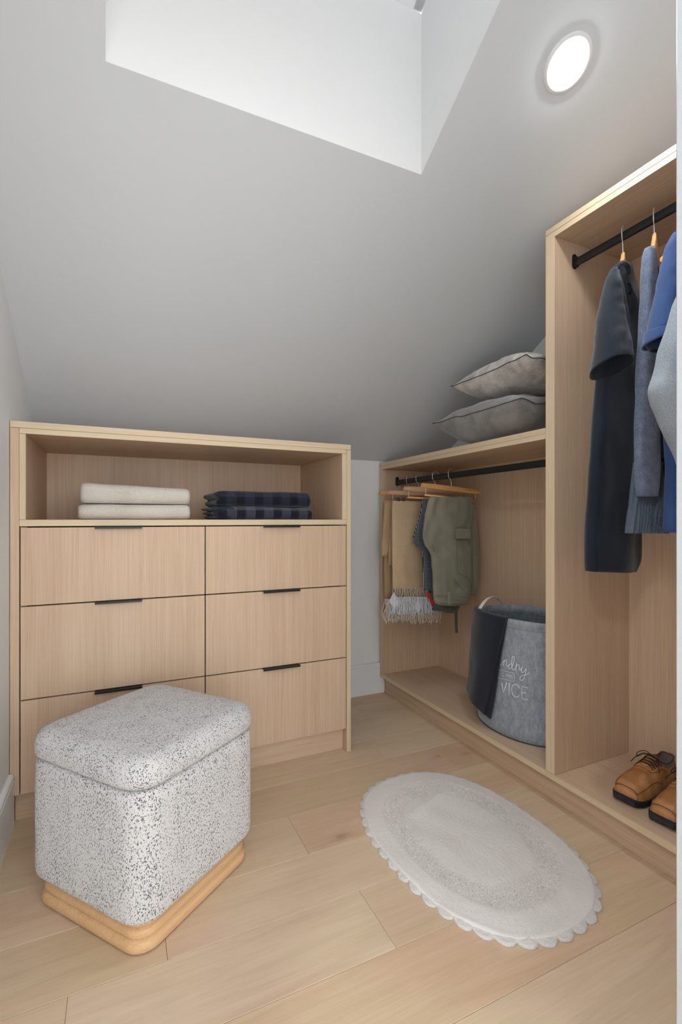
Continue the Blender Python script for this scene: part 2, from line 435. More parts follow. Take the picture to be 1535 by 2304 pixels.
box('side_panel', mz, tall, XW, XB, 1.2595, 1.2995, 0.1215, 2.0945, front='xm')
box('side_panel', mz, tall, XW, XB, YR, YR+0.02, 0.1215, 2.0745, front='xm')
box('top_cap', my_, tall, XW, XB, YR, 1.2995, 2.0955, 2.115, front='xm')
box('top_panel', my_, tall, XW, XB, YR, 1.259, 2.0745, 2.0945, front='xm')
box('bottom_panel', my_, tall, XW, XB, YR, 1.2995, 0.0985, 0.121, front='xm')
box('back_panel', [OAK_Z], tall, XB, XB+0.008, YR, 1.2995, 0.1, 2.115)
box('kick_board', [OAK_Y], tall, 1.475, 1.491, YR, 1.2995, 0, 0.098)
rail(tall, YR+0.021, 1.2585, 1.999, [(1.2593, -1)], 1)
# ================================================================== POUF
POUF_M = None
def boucle(name, stretch):
    m = MB(name); v = m.coords((1, 1, stretch))
    wob = m.noise(m.coords(), 90, 2)
    flecks = m.noise(v, 330, 2, 0.55, 0.5)
    dens = m.noise(m.coords((1, 1, 0.3)), 20, 3, 0.6)
    fine = m.noise(m.coords(), 520, 2)
    t = m.math('ADD', flecks, m.math('MULTIPLY', m.math('SUBTRACT', dens, 0.5), 0.16))
    base = m.mix(fine, rgb(199,196,194), rgb(229,226,224))
    dark = m.mix(wob, rgb(44,48,60), rgb(88,92,104))
    k = m.ramp(t, [(0.545, (0, 0, 0)), (0.60, (0.9, 0.9, 0.9))])
    m.base(m.mix(k, base, dark)); h = m.math('ADD', m.math('MULTIPLY', fine, 0.6), m.math('MULTIPLY', flecks, 0.8))
    m.bump(h, 0.7, 0.003); return m.set(0.95, 0, 0.2, 0.3)
BO_T = boucle('speckled_boucle_top', 1.0); BO_S = boucle('speckled_boucle_side', 0.62)
ASH = laminate('honey_ash_base', 'X', rgb(200,158,112), rgb(213,173,128), rgb(222,185,143))
pf = thing('storage_pouf', (0.0860, 1.5235, 0), 'square storage pouf in speckled grey boucle on a stepped honey wood plinth', 'pouf', rz=0.6623)
hx = 0.2125; rb = 0.057
def rings(prof, r0, bow=0.0, n=7, noise_amp=0.0):
    out = []
    for o_, z in prof:
        ring = rrect(hx+o_, hx+o_, max(0.02, r0+o_*0.8), z, n, bow)
        if noise_amp:
            ring = [p + Vector((p.x, p.y, 0)).normalized()*noise.noise(p*14)*noise_amp + Vector((0, 0, noise.noise(p*11+Vector((5, 5, 5)))*noise_amp*0.6)) for p in ring]
        out.append(ring)
    return out
pr = [(-0.012, 0.004), (-0.004, 0.004), (0.0, 0.010), (0.0, 0.026), (-0.004, 0.0315), (-0.010, 0.034), (-0.0075, 0.037), (-0.006, 0.042), (-0.006, 0.052), (-0.009, 0.057), (-0.014, 0.0595), (-0.012, 0.062), (-0.011, 0.067), (-0.011, 0.078), (-0.014, 0.084)]
bm = bmesh.new(); loft(bm, rings(pr, rb)); mesh('wooden_plinth', bm, ASH, pf, smooth=True, auto=50)
for sx in (-1, 1):
    for sy in (-1, 1):
        bm = bmesh.new(); lathe(bm, [(0.014, 0), (0.014, 0.0045)], 16, M=Matrix.Translation((sx*0.17, sy*0.17, 0))); mesh('glide', bm, BLACK, pf)
bd = [(-0.02, 0.079), (-0.004, 0.0795), (0.008, 0.084), (0.013, 0.093), (0.0148, 0.11), (0.0148, 0.17), (0.0148, 0.24), (0.0148, 0.31), (0.0145, 0.37), (0.0125, 0.392), (0.006, 0.4005), (-0.01, 0.402)]
bm = bmesh.new(); loft(bm, rings(bd, rb, 0.0, 7, 0.0012)); mesh('upholstered_body', bm, BO_S, pf, smooth=True)
ld = [(-0.01, 0.4035), (0.006, 0.404), (0.0135, 0.409), (0.0168, 0.418), (0.0168, 0.436), (0.0135, 0.452), (0.005, 0.466), (-0.009, 0.4745), (-0.03, 0.479), (-0.06, 0.4805)]
bm = bmesh.new(); R = rings(ld, rb, 0.0015, 7, 0.0016)
for k in range(1, 8):
    s = 1 - k/8.5
    R.append([Vector((p.x*s, p.y*s, 0.4805 + 0.006*(1-s*s) + 0.0012*noise.noise(Vector((p.x*s*9, p.y*s*9, 0))))) for p in R[9]])
loft(bm, R); mesh('lid_cushion', bm, BO_T, pf, smooth=True)

# ================================================================== RUG
RC = Vector((1.0342, 1.2665)); RA, RB_, RN, RPH = 0.4152, 0.2867, 2.4, 1.6052
rug = thing('bath_rug', (RC.x, RC.y, 0), 'off-white oval cotton rug with a scalloped crochet edge on the floor planks', 'rug', rz=RPH)
def rad_at(a):
    c, s = abs(math.cos(a)), abs(math.sin(a))
    return (( (c/RA)**RN + (s/RB_)**RN) ** (-1/RN))
NA, NS = 720, 44          # dense ring
# equal arc length parameter for the scallops
pts = [Vector((rad_at(2*math.pi*k/NA)*math.cos(2*math.pi*k/NA), rad_at(2*math.pi*k/NA)*math.sin(2*math.pi*k/NA))) for k in range(NA)]
cum = [0]
for i in range(NA): cum.append(cum[-1] + (pts[(i+1) % NA]-pts[i]).length)
TOT = cum[-1]
def rugm(name, c0, c1, sc_=300, b=0.6, d=0.003):
    m = MB(name); v = m.coords(); a = m.noise(v, sc_, 3, 0.65); w = m.noise(v, 9, 3)
    m.base(m.mix(m.math('ADD', m.math('MULTIPLY', a, 0.7), m.math('MULTIPLY', w, 0.3)), c0, c1)); m.bump(a, b, d); return m.set(0.96, 0, 0.15, 0.3)
RUG_P = rugm('plush_offwhite_cotton', rgb(214,207,203), rgb(241,237,233), 260)
RUG_L = rugm('looped_cream_cotton', rgb(210,203,197), rgb(239,234,229), 330)
RUG_E = rugm('crochet_offwhite_cotton', rgb(196,190,186), rgb(238,234,231), 240, 0.9, 0.003)
bm = bmesh.new(); ringsR = []
prof = [(0.01, 0.018)] + [(0.01 + 0.95*k/46, None) for k in range(1, 47)] + [(0.968, 0.0115), (0.972, 0.004)]
NP = 360
for t, zfix in prof:
    ring = []
    for k in range(NP):
        a = 2*math.pi*k/NP; r = rad_at(a)*t; x, y = r*math.cos(a), r*math.sin(a)
        if zfix is None:
            z = 0.0195 - 0.0055*max(0.0, min(1.0, (t-0.78)/0.15))
            if 0.55 < t < 0.78: z -= 0.002*min(1, (t-0.55)/0.02, (0.78-t)/0.02); z += 0.0016*noise.noise(Vector((x*190, y*190, 1)))
            else: z += 0.0013*noise.noise(Vector((x*120, y*120, 3))) + 0.0007*noise.noise(Vector((x*330, y*330, 9)))
            z += 0.0035*noise.noise(Vector((x*9, y*14, 2))) 
            z += 0.004*math.exp(-((x-0.19+0.35*y)/0.018)**2)*math.exp(-(y/0.12)**2)
            
        else: z = zfix
        ring.append((x, y, max(z, 0.002)))
    ringsR.append(ring)
loft(bm, ringsR[::-1], cap0=True, cap1=True)
for f in bm.faces:
    c = f.calc_center_median(); a = math.atan2(c.y, c.x); t = math.hypot(c.x, c.y)/rad_at(a)
    f.material_index = 1 if 0.55 < t < 0.78 else 0
mesh('rug_body', bm, [RUG_P, RUG_L], rug, smooth=True)
# looped pile of the darker oval band
random.seed(3)
bm = bmesh.new()
for i in range(5200):
    a = random.uniform(0, 2*math.pi); t = math.sqrt(random.uniform(0.55**2, 0.775**2)); r = rad_at(a)*t
    x, y = r*math.cos(a), r*math.sin(a); th = random.uniform(0, math.pi*2); L = random.uniform(0.004, 0.008); w = 0.0011
    z0 = 0.0145 + 0.0035*noise.noise(Vector((x*9, y*14, 2)))
    d = Vector((math.cos(th), math.sin(th), 0)); s = Vector((-d.y, d.x, 0))*w
    p = Vector((x, y, z0)); q = p + d*L*0.5 + Vector((0, 0, 0.0052)); e = p + d*L + Vector((0, 0, 0.001))
    vs = [bm.verts.new(v) for v in (p-s, p+s, q+s, q-s, e+s, e-s)]
    bm.faces.new((vs[0], vs[1], vs[2], vs[3])); bm.faces.new((vs[3], vs[2], vs[4], vs[5]))
props(mesh('loop_pile', bm, RUG_L, rug), kind='stuff')
random.seed(4)
bm = bmesh.new()
for i in range(9000):
    a = random.uniform(0, 2*math.pi); t = math.sqrt(random.uniform(0.0, 0.93**2))
    if 0.55 < t < 0.775: continue
    r = rad_at(a)*t; x, y = r*math.cos(a), r*math.sin(a); th = random.gauss(2.2 if y > 0 else 2.8, 0.9); L = random.uniform(0.006, 0.011); w = 0.0009
    z0 = 0.0165 + 0.0035*noise.noise(Vector((x*9, y*14, 2))) - 0.0055*max(0.0, min(1.0, (t-0.78)/0.15))
    d = Vector((math.cos(th), math.sin(th), 0)); s = Vector((-d.y, d.x, 0))*w
    p = Vector((x, y, z0)); q = p + d*L + Vector((0, 0, 0.0062))
    vs = [bm.verts.new(v) for v in (p-s, p+s, q)]
    bm.faces.new(vs)
props(mesh('plush_pile', bm, RUG_P, rug), kind='stuff')
# scalloped crochet border: ridges radiating in every scallop
NSC = 42
bm = bmesh.new(); rr_ = []
nr = 9
for j in range(nr):
    ring = []
    for k in range(NA):
        s = cum[k]/TOT*NSC; ph = s % 1.0; sc_ = abs(math.sin(math.pi*ph))**0.55
        a = 2*math.pi*k/NA; base = rad_at(a)
        outer = base*1.0 - 0.012 + 0.018*sc_
        inner = base*0.955
        f = j/(nr-1); r = inner + (outer-inner)*f
        z = 0.0115 - 0.0045*f + 0.0012*math.cos(2*math.pi*ph*7)*f + 0.0018*noise.noise(Vector((r*math.cos(a)*60, r*math.sin(a)*60, 4)))
        z += 0.002*noise.noise(Vector((math.cos(a)*5, math.sin(a)*5, 0)))
        if j == nr-1: z *= 0.7
        ring.append((r*math.cos(a), r*math.sin(a), z))
    rr_.append(ring)
low_ = [(x, y, 0.0008) for x, y, z in rr_[-1]]
loft(bm, rr_ + [low_], cap0=False, cap1=False)
mesh('scalloped_border', bm, RUG_E, rug, smooth=True)

# ================================================================== PILLOWS
def pillow(name, label, mats, cx, cy, z0, sx, sy, tb, tt, rz, seed, droop=0.0, tilt=(0, 0)):
    t = thing(name, (cx, cy, z0), label, 'pillow', 'cushions stacked on the low wardrobe', rz)
    N = 44; bm = bmesh.new(); top = {}; bot = {}
    def prof(u, v):
        e = (1-abs(u)**2.6)*(1-abs(v)**2.6)
        return max(0.0, e)**0.55
    for i in range(N+1):
        for j in range(N+1):
            u = -1+2*i/N; v = -1+2*j/N
            # sides bow in between pointed corners
            px = sx*u*(1-0.075*(1-v*v)*abs(u)**3); py = sy*v*(1-0.075*(1-u*u)*abs(v)**3)
            h = prof(u, v)
            edge = max(abs(u), abs(v))
            wr = 0.010*noise.noise(Vector((u*1.7+seed, v*1.7, 0))) + 0.006*noise.noise(Vector((u*6+seed, v*6, 3)))*(0.4+0.6*abs(u*v)) + 0.0035*noise.noise(Vector((u*14+seed, v*14, 3)))*edge
            seam = tb + droop*(abs(u)**3*abs(v)**3) + 0.010*noise.noise(Vector((u*3+seed, v*3, 8)))*edge + tilt[0]*u + tilt[1]*v
            zt = seam + (tt + 1.4*wr)*h; zb_ = seam - (tb + 0.6*wr)*h*(1.0) + tilt[0]*u*h*-1 + tilt[1]*v*h*-1
            zb_ = max(zb_, 0.0006)
            top[i, j] = bm.verts.new((px, py, zt))
            if i in (0, N) or j in (0, N): bot[i, j] = top[i, j]
            else: bot[i, j] = bm.verts.new((px, py, zb_))
    for i in range(N):
        for j in range(N):
            bm.faces.new((top[i, j], top[i+1, j], top[i+1, j+1], top[i, j+1]))
            bm.faces.new((bot[i, j], bot[i, j+1], bot[i+1, j+1], bot[i+1, j]))
    edge_pts = [top[i, 0].co.copy() for i in range(N)] + [top[N, j].co.copy() for j in range(N)] + [top[i, N].co.copy() for i in range(N, 0, -1)] + [top[0, j].co.copy() for j in range(N, 0, -1)]
    mesh('cover', bm, mats[0], t, smooth=True)
    bm = bmesh.new(); tube(bm, edge_pts + [edge_pts[0]], 0.0019, 6); mesh('seam', bm, mats[1], t, smooth=True)
    return t
def velvet(name, c0, c1, sc_=12):
    m = MB(name); v = m.coords((1, 1, 1)); a = m.noise(v, sc_, 5, 0.65, 0.5); f = m.noise(v, 300, 2)
    m.base(m.ramp(m.math('ADD', m.math('MULTIPLY', a, 0.75), m.math('MULTIPLY', f, 0.25)), [(0.36, c0), (0.62, c1)])); m.bump(a, 0.25, 0.004); return m.set(0.8, 0, 0.25, 0.5)
PV1 = velvet('grey_brushed_velvet', rgb(112,110,108), rgb(150,147,144), 9)
PV2 = velvet('silver_crushed_velvet', rgb(160,154,147), rgb(220,215,207), 14)
SEAM = plain('dark_seam_cord', rgb(72,70,68), 0.9)
pillow('cushion', 'grey brushed velvet cushion at the bottom of the pair on the low wardrobe', (PV1, SEAM), 1.628, 1.692, ZT+0.0006, 0.215, 0.272, 0.132, 0.066, 0.03, 2.0, 0.0, (0.0, 0.0))
pillow('cushion', 'pale silver crushed velvet cushion on top of the darker grey one', (PV2, SEAM), 1.635, 1.612, ZT+0.206, 0.205, 0.24, 0.085, 0.068, -0.03, 5.0, 0.0, (-0.003, 0.0))

# ================================================================== FOLDED BLANKETS
def folded(name, label, mat, group, x0, x1, y0, y1, z0, h0, h1, seed, layers=0, cat='blanket', rbow=0.45, lay_mat=None):
    """one cloth folded flat: h0/h1 = thickness at the left and right end"""
    cx = (x0+x1)/2; t = thing(name, (cx, (y0+y1)/2, z0), label, cat, group)
    bm = bmesh.new(); R = []
    NX = 44; hw = (x1-x0)/2; hy = (y1-y0)/2
    def sec(x, hh, inset):
        ring = []; r = min(hh/2, 0.028)
        yy = hy - inset
        path = []
        for sgn, zz, a0, a1 in ((-1, hh-r, 90, 180), (-1, r, 180, 270), (1, r, 270, 360), (1, hh-r, 0, 90)):
            for k in range(7):
                a = math.radians(a0 + (a1-a0)*k/6)
                path.append((sgn*(yy-r) + r*math.cos(a) if True else 0, zz + r*math.sin(a)))
            if sgn == -1 and a1 == 270:
                for k in range(1, 8): path.append((-(yy-r) + 2*(yy-r)*k/8, 0.0))
        for k in range(1, 8): path.append(((yy-r) - 2*(yy-r)*k/8, hh))
        for y, z in path:
            n = noise.noise(Vector((x*9+seed, y*12, z*25)))
            zz = z + (0.0035*n if z > 0.004 else 0)
            ring.append(Vector((x, y + 0.0035*noise.noise(Vector((x*7+seed, 4, z*30))), max(0.0, zz))))
        return ring
    for i in range(NX+1):
        f = i/NX; x = -hw + 2*hw*f; hh = h0 + (h1-h0)*f
        e = min(1.0, min(f, 1-f)*NX/3.0); e = math.sqrt(max(0.0, 1-(1-e)**2))
        hh2 = hh*(0.80 + 0.20*e)
        ring = sec(x, hh2, 0.012*(1-e))
        for p in ring: p.z += (hh-hh2)*0.4 if layers == 0 else 0
        if i in (0, NX):
            for p in ring: p.x += 0.0
        R.append(ring)
    for p in [q for r in R for q in r]: p.z = max(0, p.z)
    loft(bm, R); mesh('cloth_body', bm, mat, t, smooth=True, auto=60)
    # folded layer edges that show at the left end
    for L in range(layers):
        bm = bmesh.new(); z = h0*(L+0.5)/layers; th = h0/layers*0.46; ext = 0.012 + 0.008*((L*7) % 3)
        ring_l = []
        for k in range(15):
            y = -hy*0.97 + 2*hy*0.94*k/14
            ring_l.append([Vector((-hw + 0.02 - (0.02+ext)*math.cos(a), y + 0.002*math.sin(k), max(0.0, z + th*math.sin(a) + 0.0015*noise.noise(Vector((k, L, seed)))))) for a in [math.pi*2*q/12 for q in range(12)]])
        loft(bm, ring_l); mesh('folded_edge', bm, lay_mat or mat, t, smooth=True)
    return t
LINEN = cloth('oatmeal_linen_weave', rgb(190,181,169), rgb(219,211,201), 380, 0.4)
ZS = 1.0484
folded('blanket', 'lower oatmeal linen blanket folded flat on the dresser shelf', LINEN, 'folded blankets on the dresser shelf', -0.131, 0.262, 1.985, 2.30, ZS, 0.057, 0.057, 1.0)
folded('blanket', 'upper oatmeal linen blanket folded on top of its twin', LINEN, 'folded blankets on the dresser shelf', -0.124, 0.262, 1.985, 2.29, ZS+0.0605, 0.075, 0.062, 4.0)
def plaid(name, base, band, thin):
    m = MB(name); v = m.coords(); sx = m.n('ShaderNodeSeparateXYZ'); m.l(v, sx.inputs[0])
    def stripes(o, per, ph, duty):
        f = m.math('FRACT', m.math('ADD', m.math('DIVIDE', o, per), ph)); return m.math('MULTIPLY', m.math('LESS_THAN', f, duty), 1.0)
    a = stripes(sx.outputs[0], 0.078, 0.2, 0.48)
    yz = m.math('ADD', sx.outputs[1], sx.outputs[2]); b = stripes(yz, 0.078, 0.35, 0.48)
    c = stripes(sx.outputs[0], 0.039, 0.5, 0.06); d = stripes(yz, 0.039, 0.5, 0.06)
    t = m.math('ADD', m.math('MULTIPLY', a, 0.5), m.math('MULTIPLY', b, 0.5))
    col = m.mix(t, base, band); col = m.mix(m.math('MULTIPLY', m.math('MAXIMUM', c, d), 0.25), col, thin)
    f = m.noise(v, 420, 2); col = m.mix(m.math('MULTIPLY', f, 0.35), col, rgb(20,22,28)); m.base(col); m.bump(f, 0.4, 0.0015); return m.set(0.95, 0, 0.15, 0.25)
PLG = plaid('grey_navy_plaid_flannel', rgb(27,31,42), rgb(84,89,101), rgb(120,124,132))
PLN = plaid('dark_navy_plaid_flannel', rgb(19,23,33), rgb(47,55,71), rgb(70,76,88))
folded('blanket', 'lower grey and navy plaid blanket folded on the dresser shelf', PLG, 'folded blankets on the dresser shelf', 0.372, 0.79, 1.985, 2.28, ZS, 0.054, 0.050, 7.0, 3, lay_mat=PLN)
folded('blanket', 'upper dark navy plaid blanket rolled loosely on the grey plaid one', PLN, 'folded blankets on the dresser shelf', 0.375, 0.78, 1.987, 2.28, ZS+0.0545, 0.064, 0.066, 9.0, 2, lay_mat=PLN)
# ================================================================== CLOTH TOOLS
def resample(rows, n):
    """rows: list of (P_left, P_right, thickness); smooth interpolation along the drop"""
    d = [0]
    for a, b in zip(rows, rows[1:]): d.append(d[-1] + ((b[0]-a[0]).length + (b[1]-a[1]).length)/2 + 1e-6)
    out = []
    for i in range(n):
        t = d[-1]*i/(n-1); k = 0
        while k < len(rows)-2 and d[k+1] < t: k += 1
        f = (t-d[k])/(d[k+1]-d[k]); f = max(0, min(1, f))
        a, b = rows[k], rows[k+1]
        out.append([a[0].lerp(b[0], f), a[1].lerp(b[1], f), a[2]+(b[2]-a[2])*f])
    for _ in range(1):
        o2 = [r[:] for r in out]
        for i in range(1, n-1):
            for j in (0, 1, 2): o2[i][j] = out[i-1][j]*0.25 + out[i][j]*0.5 + out[i+1][j]*0.25
        out = o2
    return out
def garment(name, parent, mats, rows, n=40, seg=44, fold=0.006, freq=3.0, seed=0.0, power=0.6, cap0=True, cap1=True, wob=0.003, tilt=None, grow=0.35, sharp=None, solid=0):
    """closed cloth shell hanging between a left and a right edge, with vertical folds"""
    o = root_off(parent) if parent else Vector((0, 0, 0))
    rs = resample(rows, n); R = []
    for i, (L, Rr, th) in enumerate(rs):
        f = i/(n-1); ax = Rr-L; nrm = Vector((-ax.y, ax.x, 0)).normalized() if ax.length > 1e-6 else Vector((0, 1, 0))
        ring = []
        amp = fold*(grow + (1-grow)*f)
        for k in range(seg):
            a = 2*math.pi*(k+0.5)/seg; c, s = math.cos(a), math.sin(a)
            x = 0.5+0.5*math.copysign(abs(c)**0.85, c)
            y = math.copysign(abs(s)**power, s)*th
            lx = x*ax.length
            w = amp*(math.sin(lx*freq*14 + seed*3 + 1.3*noise.noise(Vector((f*1.6, seed, 0)))*3) + 0.6*noise.noise(Vector((lx*freq*5, f*2.2, seed))))
            w += wob*noise.noise(Vector((lx*26, f*9, seed+3*math.copysign(1, s))))
            p = L + ax*x + nrm*(y + w*min(1, abs(s)*2)*1.0)
            if tilt: p.z += tilt(f)*(-s)
            ring.append(p - o)
        R.append(ring)
    bm = bmesh.new(); loft(bm, R, cap0, cap1)
    ob = mesh(name, bm, mats, parent, smooth=True)
    if solid:
        md = ob.modifiers.new('cloth_thickness', 'SOLIDIFY'); md.thickness = solid; md.offset = 0
    return ob
def rowsY(Y, lst, th, dy=0.0):
    """lst: (v, u_left, u_right[, thickness]) measured on the upright plane at depth Y (right edge at Y+dy)"""
    return [(onY(Y, r[1], r[0]), onY(Y+dy, r[2], r[0] + (r[4] if len(r) > 4 else 0)), r[3] if len(r) > 3 else th) for r in lst]
HW = laminate('varnished_hanger_wood', 'X', rgb(196,138,78), rgb(214,158,94), rgb(226,174,112))
HW2 = laminate('pale_hanger_wood', 'X', rgb(188,146,112), rgb(206,166,132), rgb(218,182,150))
def hook(parent, y, zr, r, ztip, bmname='hook', twist=0.0):
    o = root_off(parent); bm = bmesh.new(); P = []
    for k in range(15):
        a = math.radians(-35 + 215*k/14)          # open side to the right, closing over the rail
        P.append(Vector((RODX - r*math.cos(math.radians(180)-a)*-1*-1, 0, zr + r*math.sin(a))))
    P = [Vector((RODX + r*math.cos(math.radians(-35+215*k/14)), y, zr + 0.004 + (r+0.002)*math.sin(math.radians(-35+215*k/14)))) for k in range(15)]
    P += cr([P[-1], Vector((RODX - r*0.86, y, zr - r*0.8)), Vector((RODX - r*0.2, y, zr - r*1.5)), Vector((RODX, y, ztip))], 5)[1:]
    c = Vector((RODX, y, 0)); M = Matrix.Rotation(twist, 3, 'Z')
    P = [M @ (p - c) + c - o for p in P]
    tube(bm, P, 0.0016, 8); return mesh(bmname, bm, CHROME, parent, smooth=True)
# ================================================================== TROUSER HANGERS ON THE LOW RAIL
ZR = 1.272
def trouser_hanger(y, label, wood, dz_l, dz_r, tw, half=0.2, clips=None, zb=1.197, bow=0.0):
    t = thing('trouser_hanger', (RODX, y, zb), label, 'hanger', 'hangers on the short rail'); o = root_off(t)
    hook(t, y, ZR+0.006, 0.021, zb+0.008, twist=tw*0.5)
    M = Matrix.Rotation(tw, 3, 'Z')
    bm = bmesh.new(); R = []
    for k in range(15):
        f = -1+2*k/14; x = half*f; z = (dz_l if f < 0 else dz_r)*abs(f); tp = 1 - 0.25*abs(f)**3
        hh = 0.0135*tp; ww = 0.0062
        ring = []
        for q in range(12):
            a = 2*math.pi*q/12; c, s = math.cos(a), math.sin(a)
            ring.append(M @ Vector((x + (0.006*(-f)*(s) if abs(f) > 0.99 else 0), ww*math.copysign(abs(c)**0.5, c), z + hh*math.copysign(abs(s)**0.5, s))))
        R.append(ring)
    loft(bm, R); mesh('hanger_bar', bm, wood, t, smooth=True, auto=50)
    drop = 0.046; lb = half*0.86
    zl = dz_l*0.86; zr_ = dz_r*0.86; bm = bmesh.new()
    tube(bm, [M @ Vector(p) for p in ((-lb, 0, zl-0.006), (-lb, 0, zl-drop))], 0.0016, 6)
    mesh('wire', bm, CHROME, t, smooth=True); bm = bmesh.new()
    tube(bm, [M @ Vector(p) for p in ((lb, 0, zr_-0.006), (lb, 0, zr_-drop))], 0.0016, 6)
    if clips is not None: mesh('wire', bm, CHROME, t, smooth=True); bm = bmesh.new(); tube(bm, [M @ Vector(p) for p in ((-lb, 0, zl-drop), (lb, 0, zr_-drop))], 0.0013, 6)
    mesh('wire', bm, CHROME, t, smooth=True)
    if clips is None:
        bm = bmesh.new(); tube(bm, [M @ Vector(p) for p in ((-lb-0.006, 0, zl-drop), (lb+0.006, 0, zr_-drop))], 0.0052, 10); mesh('trouser_bar', bm, HW, t, smooth=True)
    for cx in clips or []:
        drop_c = drop - 0.006
        bm = bmesh.new()
        for s in (-1, 1):
            prof = [(s*0.0015, 0.010), (s*0.006, 0.004), (s*0.0075, -0.006), (s*0.003, -0.018), (s*0.003, -0.030), (s*0.001, -0.031), (s*0.0005, -0.016), (s*0.004, -0.004)]
            loft(bm, [[M @ Vector((cx+dx, yy*1.6, zl-drop_c+zz*1.15)) for yy, zz in prof] for dx in (-0.0075, 0.0075)])
        mesh('clip', bm, plain('brushed_steel_clip', rgb(150,150,152), 0.35, 1.0), t)
    return t
trouser_hanger(2.375, 'wooden trouser hanger nearest the far end of the short rail, behind the others', HW, 0.0, 0.0, 0.0)
trouser_hanger(2.275, 'pale wooden hanger with steel clips holding the tan scarf', HW2, 0.002, 0.0, 0.0, clips=[-0.105, -0.14], zb=1.194)
trouser_hanger(2.12, 'wooden hanger carrying the small-checked trousers', HW2, 0.006, -0.006, 0.03, zb=1.203)
trouser_hanger(1.985, 'bright varnished wooden hanger in front carrying the olive trousers', HW, 0.010, -0.012, 0.12, zb=1.205)

# ------------------------------------------------------------------ what hangs there
TAN = cloth('tan_wool', rgb(190,160,126), rgb(214,187,154), 380, 0.3)
TAN2 = cloth('camel_cotton', rgb(176,144,110), rgb(202,170,134), 300, 0.3)
OLIVE = cloth('olive_cotton_twill', rgb(116,114,98), rgb(142,139,121), 520, 0.3)
OLIVE_D = cloth('olive_seam', rgb(66,65,52), rgb(84,83,68), 520, 0.3)
STRING = plain('cream_yarn', rgb(214,200,184), 0.9); STRINGW = plain('white_yarn', rgb(222,224,228), 0.9)
def zdown(ob, z): return ob
t = thing('camel_trousers', (1.46, 2.372, 1.15), 'camel trousers at the far left of the short rail behind the tan scarf', 'trousers')
garment('trouser_leg', t, TAN2, rowsY(2.372, [(1128, 868, 930), (1160, 866, 934), (1220, 865, 936), (1290, 865, 938), (1350, 866, 940)], 0.012), 34, seed=1, fold=0.004)
garment('front_fold', t, TAN2, rowsY(2.335, [(1128, 866, 884), (1170, 863, 884), (1210, 860, 882), (1252, 858, 871)], 0.008), 20, seed=2, fold=0.002)
garment('side_fold', t, TAN2, rowsY(2.318, [(1130, 884, 892), (1180, 881, 894), (1230, 875, 893), (1272, 874, 893)], 0.006), 20, seed=3, fold=0.002)
t = thing('fringed_scarf', (1.5, 2.262, 1.15), 'tan fringed scarf hanging in a wide flat fold between two pairs of trousers', 'scarf')
garment('scarf_cloth', t, TAN, rowsY(2.262, [(1128, 884, 953), (1135, 882, 955), (1200, 882, 957), (1262, 883, 958), (1326, 884, 962)], 0.013), 40, seed=5, fold=0.003, freq=2)
garment('inner_fold', t, TAN, rowsY(2.277, [(1134, 884, 955), (1230, 884, 960), (1342, 888, 970)], 0.010), 30, seed=6, fold=0.002)
random.seed(11)
def fringe(name, Y, u0, u1, v0, v1, n, mat, rad, sway=3.0, spread=0.0, jit=6):
    o = root_off(t); bm = bmesh.new()
    for i in range(n):
        u = u0 + (u1-u0)*(i+random.uniform(-0.4, 0.4))/n; du = (u-(u0+u1)/2)*spread
        yy = Y + random.uniform(-0.014, 0.008); e = v1 + random.uniform(-jit, jit)
        top = v0(u) if callable(v0) else v0
        a = random.uniform(-sway, sway); b = random.uniform(-sway, sway)
        P = cr([onY(yy, u, top), onY(yy, u+du*0.4+a, top+(e-top)*0.35), onY(yy, u+du*0.8-b, top+(e-top)*0.7), onY(yy, u+du+a*0.6, e)], 3)
        tube(bm, [p-o for p in P], rad, 4)
        for q in (P[2], P[-2]):      # knots
            bmesh.ops.create_icosphere(bm, subdivisions=1, radius=rad*1.7, matrix=Matrix.Translation(q-o))
    return props(mesh(name, bm, mat, t, smooth=True), kind='stuff')
fringe('tan_fringe', 2.245, 884, 962, 1322, 1352, 34, STRING, 0.0015)
fringe('white_fringe', 2.243, 880, 972, lambda u: 1342+abs(u-926)*0.05, 1380, 110, STRINGW, 0.0022, 3.5, 0.05)
fringe('long_fringe', 2.262, 866, 990, lambda u: 1348 + max(0, u-950)*0.5, 1396, 125, STRING, 0.0023, 6.0, 0.03, 9)
for uu, vv, ww in ((886, 1352, 11), (940, 1364, 8)):
    bm = bmesh.new(); o = root_off(t); Yp = 2.232
    c = [onY(Yp, uu-ww, vv+2), onY(Yp, uu+1, vv-20), onY(Yp, uu+ww, vv+4), onY(Yp, uu+2, vv+17)]
    loft(bm, [[p-o+Vector((0, dy, 0)) for p in c] for dy in (0, 0.0015)]); mesh('white_lining_tip', bm, plain('white_lining', rgb(226,228,232), 0.8), t)
def gingham():
    m = MB('navy_white_small_check'); v = m.coords(); sx = m.n('ShaderNodeSeparateXYZ'); m.l(v, sx.inputs[0])
    per = 0.0072
    f1 = m.math('LESS_THAN', m.math('FRACT', m.math('DIVIDE', sx.outputs[0], per)), 0.42)
    f2 = m.math('LESS_THAN', m.math('FRACT', m.math('DIVIDE', sx.outputs[2], per)), 0.42)
    k = m.math('MULTIPLY', f1, f2)
    h = m.math('MULTIPLY', m.math('ADD', f1, f2), 0.10)
    m.base(m.mix(m.math('MAXIMUM', k, h), rgb(28,32,48), rgb(198,202,212))); return m.set(0.9, 0, 0.2)
GING = gingham()
t = thing('checked_trousers', (1.6, 2.12, 1.15), 'navy and white small-checked trousers between the tan scarf and the olive trousers', 'trousers')
